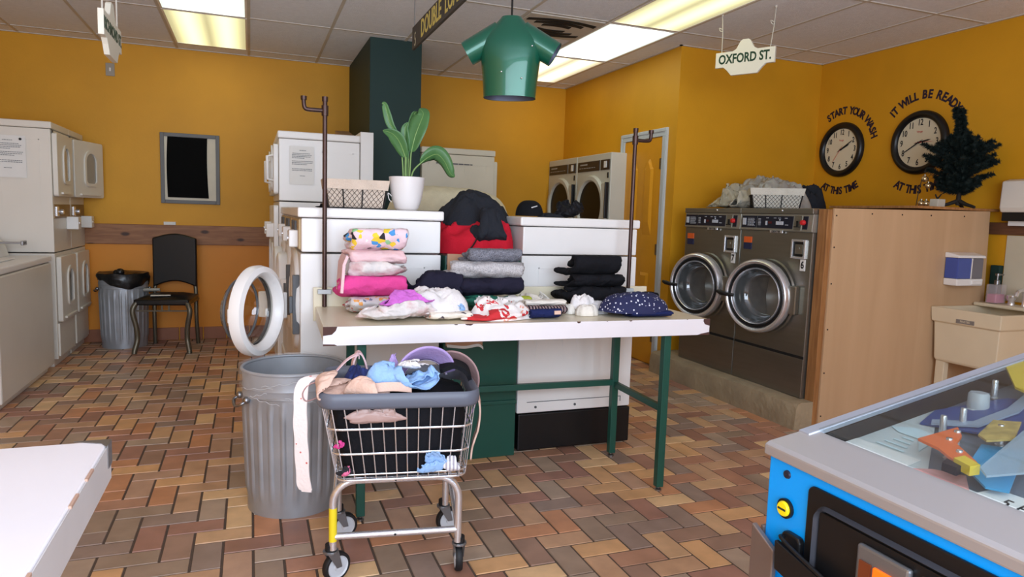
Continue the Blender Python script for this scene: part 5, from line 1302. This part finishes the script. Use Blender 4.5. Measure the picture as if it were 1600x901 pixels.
def U_(x, y, zb, zt, r, nm):
    P = [(x[0], y, zb), (x[0], y, zt-r)]
    for k in range(1, 6): a = PI/2*k/6; P.append((x[0]+r-r*math.cos(a), y, zt-r+r*math.sin(a)))
    P += [(x[0]+r, y, zt), (x[1]-r, y, zt)]
    for k in range(1, 6): a = PI/2*k/6; P.append((x[1]-r+r*math.sin(a), y, zt-r+r*math.cos(a)))
    P += [(x[1], y, zt-r), (x[1], y, zb)]
    q = MB(); q.tube(P, .0125, 12); return q.build(nm, M_chrome, t, smooth=60, label='chrome tube arch')
fr = U_((-.205, .215), -.20, .12, .357, .075, 'front_frame'); bk = U_((-.20, .205), .11, .12, .357, .06, 'back_frame')
q = MB(); q.tube([(-.205, -.20, .165), (.215, -.20, .165)], .0115, 12); cb = q.build('cross_bar', M_chrome, t, smooth=60)
q = MB()
for p in ((.0, -.213, .357), (.0, -.212, .165)): q.lathe([(0, p[1]-.001), (.004, p[1]-.001), (.004, p[1]+.004)], 8, (p[0], 0, p[2]), 'y')
q.build('bolt_hole', M_black, cb)
for s, x0, x1 in ((-1, -.205, -.20), (1, .215, .205)):
    q = MB(); q.tube(smooth_path([(x0, -.195, .165), (x0, -.12, .20), (x1, .08, .31), (x1, .105, .345)], 5), .0115, 10); q.build('side_brace', M_chrome, t, smooth=60)
q = MB(); q.tube([(-.205, -.2002, .150), (-.205, -.2002, .265)], .0135, 12); q.build('yellow_sticker', mat('yellow_sticker', (236, 212, 40), .45), t, smooth=60, label='yellow warning sticker round the frame tube')
for nm, x, y, az in (('front left', -.212, -.19, 35), ('front right', .222, -.19, 88), ('rear left', -.20, .125, 20), ('rear right', .20, .125, 15)):
    q = MB(); a = math.radians(az); ax = Vector((math.cos(a+PI/2), math.sin(a+PI/2), 0)); fwd = Vector((math.cos(a), math.sin(a), 0)); c = Vector((x, y, .05))+fwd*.022
    q.tube([(x, y, .108), (x, y, .135)], .019, 14)
    fk = q.build('caster_stem', M_rub, t, smooth=50)
    q = MB()
    for s in (-1, 1):
        o = ax*s*.017; P = [Vector((x, y, .11))-fwd*.022, Vector((x, y, .11))+fwd*.02, c+fwd*.012, c-fwd*.008]
        q.add([p+o*(.95)for p in P]+[p+o*1.12 for p in P], [(0, 1, 2, 3), (7, 6, 5, 4), (0, 4, 5, 1), (1, 5, 6, 2), (2, 6, 7, 3), (3, 7, 4, 0)])
    q.tube([Vector((x, y, .106)), Vector((x, y, .114))], .026, 14); q.build('caster_fork', M_fork, t, bevel=.001)
    def disc(prof, nmat, nme):
        q = MB(); n = 32; s2 = Vector((0, 0, 1)); v = []
        for r, h in prof:
            for k in range(n): b = 2*PI*k/n; v.append(c+(fwd*math.cos(b)+s2*math.sin(b))*r+ax*h)
        q.add(v, [(i*n+k, i*n+(k+1) % n, (i+1)*n+(k+1) % n, (i+1)*n+k) for i in range(len(prof)-1) for k in range(n)]); return q.build(nme, nmat, t, smooth=45)
    w_ = disc([(.038, -.012), (.046, -.0125), (.05, -.008), (.05, .008), (.046, .0125), (.038, .012)], M_rub, 'wheel_tyre')
    disc([(.0005, -.012), (.012, -.0135), (.014, -.009), (.034, -.008), (.0385, -.0125), (.0385, .0125), (.034, .008), (.014, .009), (.012, .0135), (.0005, .012)], M_hub, 'wheel_hub')

# clothes in the cart (cart frame -> world)
cC, cS = math.cos(CR), math.sin(CR)
def cw(x, y, z): return (CA[0]+x*cC-y*cS, CA[1]+x*cS+y*cC, z)
GC = 'clothes heaped in the laundry cart'
def inc(o, x, y, z, label, rz=0): o.location = cw(x, y, z); o.rotation_euler = (0, 0, CR+rz); return tag(o, label, 'clothing', GC)
q = MB()   # dark mass that fills the basket up to the rim
def blk(u, v):
    a = 2*PI*u; c, s = superel(math.cos(a), .45), superel(math.sin(a), .45); w_ = .93+.03*nz(c*3, s*3, v*4, 8)+.02*nz(c*9, s*9, v*9, 2); p = BK(c*w_, s*w_, .03+v*.95); return (p[0]-.02, p[1]+.078, p[2]-.372+.008*nz(c*4, s*4, v*3))
q.grid(blk, 80, 16, cu=True); n0 = 16*80; q.f.append(tuple(range(80))); q.mi.append(0)
q.grid(lambda u, v: tuple((Vector(blk(u, 1))*(1-v)+Vector((-.01, -.01, .31))*v)+Vector((0, 0, .03*nz(math.cos(2*PI*u)*2*(1-v), math.sin(2*PI*u)*2*(1-v), 3, 5)*math.sin(PI*v)))), 80, 8, cu=True)
inc(q.build('black_garments', C_black, smooth=60), .02, -.078, .372, 'black clothes filling the wire basket of the laundry cart')
inc(garment('blue_cloth', C_sky, .10, .03, .075, 80, 'heap', n=48, wr=.17, dome=.5), .115, -.258, .395, 'light blue cloth pressed against the lower right of the cart wires').rotation_euler = (math.radians(12), 0, CR)
inc(garment('satin_cloth', mat('mauve_satin', (172, 142, 134), .35, var=.1), .20, .03, .05, 81, 'heap', n=48, wr=.17, dome=.5), -.07, -.268, .572, 'mauve satin cloth behind the upper wires at the cart front').rotation_euler = (math.radians(8), 0, CR)
inc(garment('striped_sock', ramp_mat('print_grey_stripes', 'wave', [(0, (232, 230, 232)), (.55, (168, 164, 176))], 26), .06, .03, .055, 82, 'heap', n=48, wr=.17, dome=.5), .18, -.258, .393, 'white and grey striped cloth at the lower right corner of the cart wires')
inc(garment('pink_cloth', C_hot, .035, .02, .025, 83, 'heap', n=48, wr=.17, dome=.5), -.185, -.258, .487, 'small hot pink cloth tip at the left of the cart wires')
inc(garment('pink_print_cloth', ramp_mat('print_pink_black', 'noise', [(0, (30, 28, 32)), (.5, (226, 110, 150))], 14), .06, .03, .03, 84, 'heap', n=48, wr=.17, dome=.5), -.165, -.25, .392, 'pink and black print cloth at the lower left corner of the cart')
# bra with two cups and straps
t = thing('beige_bra', 'beige padded bra draped over the left front of the cart rim', 'clothing', cw(-.145, -.20, .665), CR, GC)
for x, y, z, w_, rz_, sd in ((-.06, -.01, .0, .15, .5, 90), (.05, -.03, -.006, .15, -.2, 93)):
    garment('cup', C_beige, w_, .10, .062, sd, 'heap', n=44, wr=.07, dome=.55, nf=2, warp=.2, parent=t, loc=(x, y, z), rot=(.35, 0, rz_), solid=.006)
q = MB(); ribbon(q, smooth_path([(.0, -.05, .012), (.06, -.055, .018), (.13, -.05, .02), (.19, -.04, .012)]), .03, (0, .5, 1), .004); q.build('band', C_beige, t, smooth=60)
q = MB(); ribbon(q, smooth_path([(-.06, .02, .05), (-.02, .07, .085), (.015, .09, .10), (.02, .1, .085)]), .02, (0, 1, .2), .003); q.build('strap', C_pink, t, smooth=60)
q = MB(); q.tube(smooth_path([(-.08, .0, .03), (-.13, -.01, .025), (-.155, -.01, -.005), (-.145, -.015, -.03), (-.11, -.015, -.02)]), .003, 6); q.build('strap_loop', C_mauve, t, smooth=60)
inc(garment('navy_garment', ramp_mat('print_navy_fleck', 'voronoi', [(0, (220, 222, 236)), (.1, (34, 48, 104))], 40), .13, .16, .075, 85, 'heap', n=48, wr=.17, dome=.5), -.11, -.10, .655, 'navy flecked garment between the beige bra and the light blue shirt in the cart')
inc(garment('blue_shirt', C_sky, .27, .20, .095, 86, 'heap', n=48, wr=.17, dome=.5), .01, -.155, .655, 'light blue crumpled shirt on top of the cart at the middle')
inc(garment('white_cloth', C_white, .11, .07, .03, 87, 'heap', n=48, wr=.17, dome=.5), .055, -.15, .722, 'white folded cloth lying on the light blue shirt')
inc(garment('lilac_cloth', C_lilac, .06, .06, .08, 88, 'heap', n=48, wr=.17, dome=.5), .0, -.06, .675, 'lilac bunched cloth tip standing behind the light blue shirt')
q = MB(); ribbon(q, smooth_path([(-.03, 0, 0), (-.02, 0, .07), (.0, 0, .095), (.02, 0, .06), (.032, .0, -.01)]), .05, (.1, 1, 0), .006); inc(q.build('pink_strap', C_pink, smooth=60), -.125, -.03, .66, 'pale pink strap standing up at the left of the cart', .2)
# sun visors
def visor(nm, label, m1, m2, x, y, z, rot, R0, R1, flare, A=82):
    t = thing(nm, label, 'visor', cw(x, y, z)); t['group'] = GC; t.rotation_euler = rot; a_ = math.radians(A)
    q = MB(); q.grid(lambda u, v: ((R0+(R1-R0)*v*(1-(2*u-1)**2*.45))*math.sin((u-.5)*2*a_), -flare*v*(1-(2*u-1)**2*.6), (R0+(R1-R0)*v*(1-(2*u-1)**2*.45))*math.cos((u-.5)*2*a_)), 36, 8); q.build('brim', m1, t, smooth=180, solid=.005)
    q = MB(); q.grid(lambda u, v: (R0*math.sin((u-.5)*2*a_*1.06), .035*v-.003, R0*math.cos((u-.5)*2*a_*1.06)), 36, 3); q.build('head_band', m2, t, smooth=180, solid=.006)
    return t
v1 = visor('sun_visor', 'lavender sun visor standing arched at the right half of the cart', C_lilac, cloth('pale_lilac', (206, 192, 216)), .105, -.05, .648, (-.15, math.radians(-14), CR+.15), .082, .132, .09)
v2 = visor('sun_visor', 'mauve sun visor hooked over the right back of the cart rim', C_mauve, C_beige, .205, .03, .635, (-.1, math.radians(42), CR-.35), .078, .118, .05)
q = MB(); ribbon(q, smooth_path([(.075, 0, .06), (.10, .01, -.02), (.09, .02, -.10), (.06, .02, -.16), (.04, .01, -.2)]), .018, (.2, 1, 0), .003, wf=[1-.018*i for i in range(33)]); q.build('hanging_band', C_lilac, v2, smooth=60, label='lavender band hanging down').rotation_euler = (0, math.radians(-42), 0)
o = MB(); ribbon(o, smooth_path([(-.06, 0, .03), (-.01, -.005, .045), (.035, -.005, .02), (.052, 0, -.03), (.055, 0, -.07)]), .13, (.1, 1, 0), .014, wf=[.9+.1*math.sin(i*.5) for i in range(33)]); inc(o.build('black_shirt', C_black, smooth=60), .215, -.07, .675, 'black shirt hanging over the right end of the cart rim')
o = MB(); ribbon(o, smooth_path([(0, 0, .0), (.012, -.005, -.06), (.006, -.01, -.13), (-.012, -.012, -.19), (-.018, -.01, -.245)]), .10, (.15, 1, 0), .006, wf=[.9-.35*i/33+.08*math.sin(i*.9) for i in range(33)]); inc(o.build('beige_hanging_cloth', C_beige, smooth=60), .285, -.10, .63, 'beige cloth hanging down outside the right end of the cart')
o = MB(); ribbon(o, smooth_path([(.05, .02, .035), (.01, .0, .03), (-.012, -.005, 0), (-.016, -.01, -.1), (-.012, -.012, -.2), (-.006, -.012, -.31), (.004, -.012, -.345)]), .044, (1, -.35, 0), .005, wf=[.8+.012*min(i, 20)+.05*math.sin(i*.8)-(.3 if i > 45 else 0) for i in range(49)])
inc(o.build('printed_sash', ramp_mat('print_pink_hearts', 'voronoi', [(0, (206, 104, 98)), (.13, (240, 226, 222))], 30, rnd=.7), smooth=60), -.292, -.20, .675, 'pale pink sash with small red print hanging outside the left end of the cart')

# ------------------------------------------------------------------ white table at the front left
t = thing('laundry_table', 'white laminate table corner at the lower left with a metal corner plate', 'table', (-.72, .90, 0))
MB().box(-.5, -.72, .725, .464, .565, .799).build('tabletop', M_lamw, t, bevel=.003)
q = MB().box(.4645, -.719, .726, .4665, .564, .796); q.build('edge_strip', mat('grey_edge_strip', (204, 198, 196), .4), t)
q = MB().prism([(.405, .568), (.466, .568), (.468, .52), (.455, .545), (.43, .556)], 'z', .7995, .8008); q.box(.4668, .53, .755, .4682, .567, .8005); q.build('corner_plate', M_steel, t, label='dull metal corner plate')
q = MB()
for y in (.0, .25, .36): q.box(.4632, y, .795, .4675, y+.05, .7998)
q.build('worn_edge', mat('worn_edge_tan', (186, 150, 130), .7), t)
for x in (-.42, .36):
    for y in (-.6, .44): MB().box(x-.018, y-.018, 0, x+.018, y+.018, .726).build('leg', M_green, t, bevel=.003)

# ------------------------------------------------------------------ pinball machine at the front right
M_pblue = mat('bright_blue_laminate', (8, 152, 240), .3, var=.02); M_lock = mat('satin_lockbar', (188, 184, 184), .36, .6, var=.05, vs=3)
M_pfd = mat('playfield_grey', (112, 120, 132), .35, var=.12, vs=6)
t = thing('pinball_machine', 'blue pinball machine with glass top at the lower right corner', 'pinball machine', (.783, .861, 0)); S_ = .2; PWD = .56; PL = 1.15
MB().prism([(.012, .50), (.012, .835), (PL, .835+S_*PL), (PL, .60)], 'y', -PWD, 0).build('cabinet', M_pblue, t, bevel=.002)
MB().box(0, -PWD, .49, .02, 0, .883).build('front_panel', M_pblue, t, bevel=.003)
for y0, y1 in ((-.014, 0), (-PWD, -PWD+.014)):
    MB().prism([(.015, .83), (.015, .892), (PL, .892+S_*PL), (PL, .83+S_*PL)], 'y', y0, y1).build('side_wall', M_black, t)
    MB().prism([(.06, .902+.2*.06), (PL, .902+S_*PL), (PL, .893+S_*PL), (.06, .893+.2*.06)], 'y', y0-(.004 if y1 == 0 else -.0), y1+(.006 if y1 == 0 else .004)).build('side_rail', mat('rail_steel', (184, 190, 204), .35, .6), t, bevel=.002)
MB().prism([(-.008, .88), (-.008, .897), (0, .9015), (.085, .916), (.085, .884), (.02, .88)], 'y', -PWD-.006, .006).build('lock_bar', M_lock, t, bevel=.003, label='satin metal lock bar')
q = MB().prism([(.082, .909+.2*.082-.0045), (PL-.01, .905+S_*PL-.005), (PL-.01, .9015+S_*PL-.005), (.082, .9055+.2*.082-.0045)], 'y', -PWD+.016, -.016); q.build('top_glass', M_glass, t, label='clear glass top')
def pf(x, y, h=0): return (x-.783, y-.861, .86+S_*(x-.783)+h)
def patch(name, pts, m, h, th=.002, label=None, parent=t):
    q = MB(); n = len(pts); v = [pf(x, y, h) for x, y in pts]+[pf(x, y, h+th) for x, y in pts]
    q.add(v, [tuple(range(n))[::-1], tuple(range(n, 2*n))]+[(i, (i+1) % n, n+(i+1) % n, n+i) for i in range(n)]); return q.build(name, m, parent, label=label)
pfo = patch('playfield', [(.86, .301+.014), (1.9, .301+.014), (1.9, .846), (.86, .846)], M_pfd, -.004, .003, 'dark grey playfield')
ap = patch('apron', [(.868, .315), (1.03, .315), (1.03, .46), (.93, .60), (.93, .70), (1.07, .80), (1.13, .846), (.868, .846)], mat('apron_grey', (206, 212, 212), .35), .0, .003, 'pale grey apron')
c1 = patch('instruction_card', [(.905, .868-.022), (.948, .862-.018), (.953, .73), (.904, .73)], M_paper, .004, .001, 'white instruction card', ap)
c2 = patch('score_card', [(.912, .626), (.953, .616), (.960, .46), (.896, .46)], M_paper, .004, .001, 'white score card', ap)
q = MB(); put_text(q, '5 PLAYS', .026, lambda a, b, c: pf(.927+b, .545-a, .0055+c), .0003); q.build('card_print', M_ink, c2)
sw = [(1.022, .842)]+[(1.025+.018*math.sin(PI*k/8), .838-.075*k/8) for k in range(1, 9)]+[(.975, .752)]+[(1.012+.0*k, .77+.062*k/5) for k in range(1, 5)]
patch('swoosh_mark', sw, mat('pale_mark', (206, 226, 232), .5), .004, .001, 'pale crescent mark', ap)
for k in range(4): patch('apron_line', [(.957+.014*k, .815-.004*k), (.961+.014*k, .815-.004*k), (.961+.014*k, .765+.006*k), (.957+.014*k, .765+.006*k)], MATS['pale_mark'], .004, .001, None, ap)
patch('orange_plastic', [(.962, .745), (1.035, .736), (1.012, .712), (.985, .70), (.953, .645), (.935, .664), (.955, .705)], mat('orange_plastic', (240, 118, 62), .3), .028, .004, 'orange plastic slingshot cover', pfo)
patch('yellow_plastic', [(1.30, .846), (1.40, .84), (1.36, .79), (1.21, .75), (1.22, .775)], mat('yellow_plastic', (236, 204, 70), .3), .035, .004, 'yellow printed plastic corner', pfo)
patch('blue_plastic', [(1.06, .82), (1.12, .84), (1.24, .80), (1.28, .72), (1.18, .66), (1.10, .70)], mat('deep_blue_plastic', (48, 74, 140), .3), .004, .003, 'deep blue printed area', pfo)
patch('light_lane', [(1.06, .80), (1.075, .81), (1.11, .765), (1.19, .765), (1.28, .79), (1.29, .775), (1.19, .745), (1.10, .748)], mat('pale_lane', (150, 164, 184), .35), .009, .003, 'pale lane guide', pfo)
patch('pink_art', [(.905, .735), (.94, .70), (.955, .66), (.912, .622), (.896, .66)], mat('pink_art', (222, 160, 156), .45, var=.25, vs=40), .005, .001, 'faded pink artwork', ap)
patch('yellow_rubber', [(.932, .664), (.948, .66), (.938, .63), (.925, .635)], MATS['yellow_plastic'], .024, .014, 'yellow flipper tip', pfo)
patch('navy_flipper', [(.92, .672), (.935, .676), (.93, .65), (.92, .65)], M_navy, .02, .012, None, pfo)
patch('sky_plastic', [(.96, .665), (1.04, .70), (1.06, .65), (.94, .59), (.93, .615)], mat('sky_plastic', (72, 170, 224), .3), .012, .003, 'sky blue lane plastic', pfo)
patch('tan_plastic', [(1.03, .70), (1.09, .72), (1.11, .69), (1.05, .66), (1.02, .68)], mat('tan_print', (206, 160, 92), .4, var=.5, vs=60), .03, .003, 'tan printed plastic', pfo)
rp = patch('clear_ramp', [(.915, .605), (.93, .625), (1.07, .662), (1.25, .66), (1.25, .58), (1.0, .56)], mat('clear_ramp', (196, 214, 228), .15, alpha=.45, coat=.5), .036, .003, 'clear plastic ramp', pfo)
def post(x, y, r, h, m, nm, label=None):
    p = pf(x, y, 0); q = MB(); q.lathe([(r*1.25, 0), (r*1.25, .003), (r, .004), (r*.94, h*.9), (r*.8, h), (.0005, h)], 20, p); return q.build(nm, m, pfo, smooth=45, label=label)
post(1.178, .806, .017, .032, mat('milky_plastic', (200, 206, 210), .25, alpha=.8), 'bumper_cap', 'clear milky bumper cap')
for x, y in ((1.24, .822), (1.10, .775), (1.055, .775), (.99, .715), (.965, .68), (1.02, .725), (1.08, .70), (1.30, .80)): post(x, y, .0055, .034, M_chrome, 'steel_post')
# front of the cabinet
q = MB(); q.prism([(a, b) for a, b in rrect(.40, .36, .012, 4, -.29, .685)], 'x', -.006, 0); cd_ = q.build('coin_door_frame', M_black, t, bevel=.002, label='black coin door frame')
q = MB(); ring = rrect(.335, .30, .022, 5, -.275, .695); inn = rrect(.319, .284, .016, 5, -.275, .695)
v = [(-.006, a, b) for a, b in ring]+[(-.014, a, b) for a, b in [((p[0]+i[0])/2, (p[1]+i[1])/2) for p, i in zip(ring, inn)]]+[(-.006, a, b) for a, b in inn]; n = len(ring)
q.add(v, [(k*n+i, k*n+(i+1) % n, (k+1)*n+(i+1) % n, (k+1)*n+i) for k in range(2) for i in range(n)]); q.build('coin_door_bead', mat('dark_steel_bead', (74, 76, 84), .35, .6), cd_, smooth=60)
MB().box(-.009, -.432, .556, -.0062, -.118, .835).build('coin_door', M_black, cd_, bevel=.002)
for y in (-.232, -.325):
    q = MB(); q.frame(0, 0, 1, 1, .1, 0, 1)
    b = MB().box(-.018, y-.042, .705, -.008, y+.038, .825).build('coin_entry', M_fork, cd_, bevel=.004)
    o = MB().box(-.022, y-.03, .72, -.016, y+.008, .805); m_ = mat('orange_lit_button', (255, 110, 20), .4)
    if not m_.node_tree.nodes['Principled BSDF'].inputs['Emission Strength'].default_value: m_.node_tree.nodes['Principled BSDF'].inputs['Emission Color'].default_value = lin((255, 90, 10)); m_.node_tree.nodes['Principled BSDF'].inputs['Emission Strength'].default_value = .6
    o.build('lit_button', m_, b, bevel=.002, label='orange lit coin return button')
    MB().box(-.0205, y+.012, .72, -.016, y+.03, .805).build('coin_return', mat('dark_amber', (110, 52, 26), .35), b)
q = MB(); q.lathe([(.0155, -.001), (.0155, -.006), (.012, -.006)], 24, (0, -.045, .808), 'x'); r_ = q.build('button_ring', M_black, t, smooth=40)
q = MB(); q.lathe([(.0005, -.011), (.0105, -.0105), (.012, -.008), (.012, -.001)], 24, (0, -.045, .808), 'x'); b = q.build('start_button', mat('yellow_button', (240, 214, 20), .35), t, smooth=40, label='yellow start button')
MB().box(-.0116, -.053, .8065, -.0108, -.037, .8095).build('button_print', M_ink, b)
q = MB(); q.lathe([(.0005, -.003), (.006, -.003), (.007, 0)], 16, (0, -.041, .861), 'x'); q.build('bolt_head', mat('dark_bolt', (60, 60, 76), .35, .6), t, smooth=40)
q = MB(); q.prism(rrect(.038, .05, .008, 3, -.068, .752), 'x', -.012, 0); hb = q.build('bar_bracket', M_black, t, bevel=.003)
q = MB(); q.tube(smooth_path([(-.012, -.055, .768), (-.022, -.06, .77), (-.026, -.10, .762), (-.03, -.20, .745), (-.03, -.30, .73)], 4), .0035, 6)
q.prism([(-.055, .765), (-.32, .72), (-.32, .675), (-.058, .72)], 'x', -.03, -.022); q.build('security_bar', M_black, hb, bevel=.002, label='black flat security bar')
for y, s in ((0, 1), (-PWD, -1)):
    q = MB(); q.prism([(-.02, 0), (.03, 0), (.055, .76), (-.004, .76)], 'y', y-.001 if s > 0 else y-.006, y+.006 if s > 0 else y+.001)
    q.prism([(y+s*.006, 0), (y-s*.035, 0), (y-s*.045, .74), (y+s*.006, .765)], 'x', -.022, -.012); q.build('leg', mat('leg_brown_metal', (132, 116, 108), .35, .6), t, bevel=.002)
for y in (-.02, -PWD+.02): MB().box(PL-.06, y-.015, 0, PL-.02, y+.015, .66).build('leg', MATS['leg_brown_metal'], t, bevel=.002)
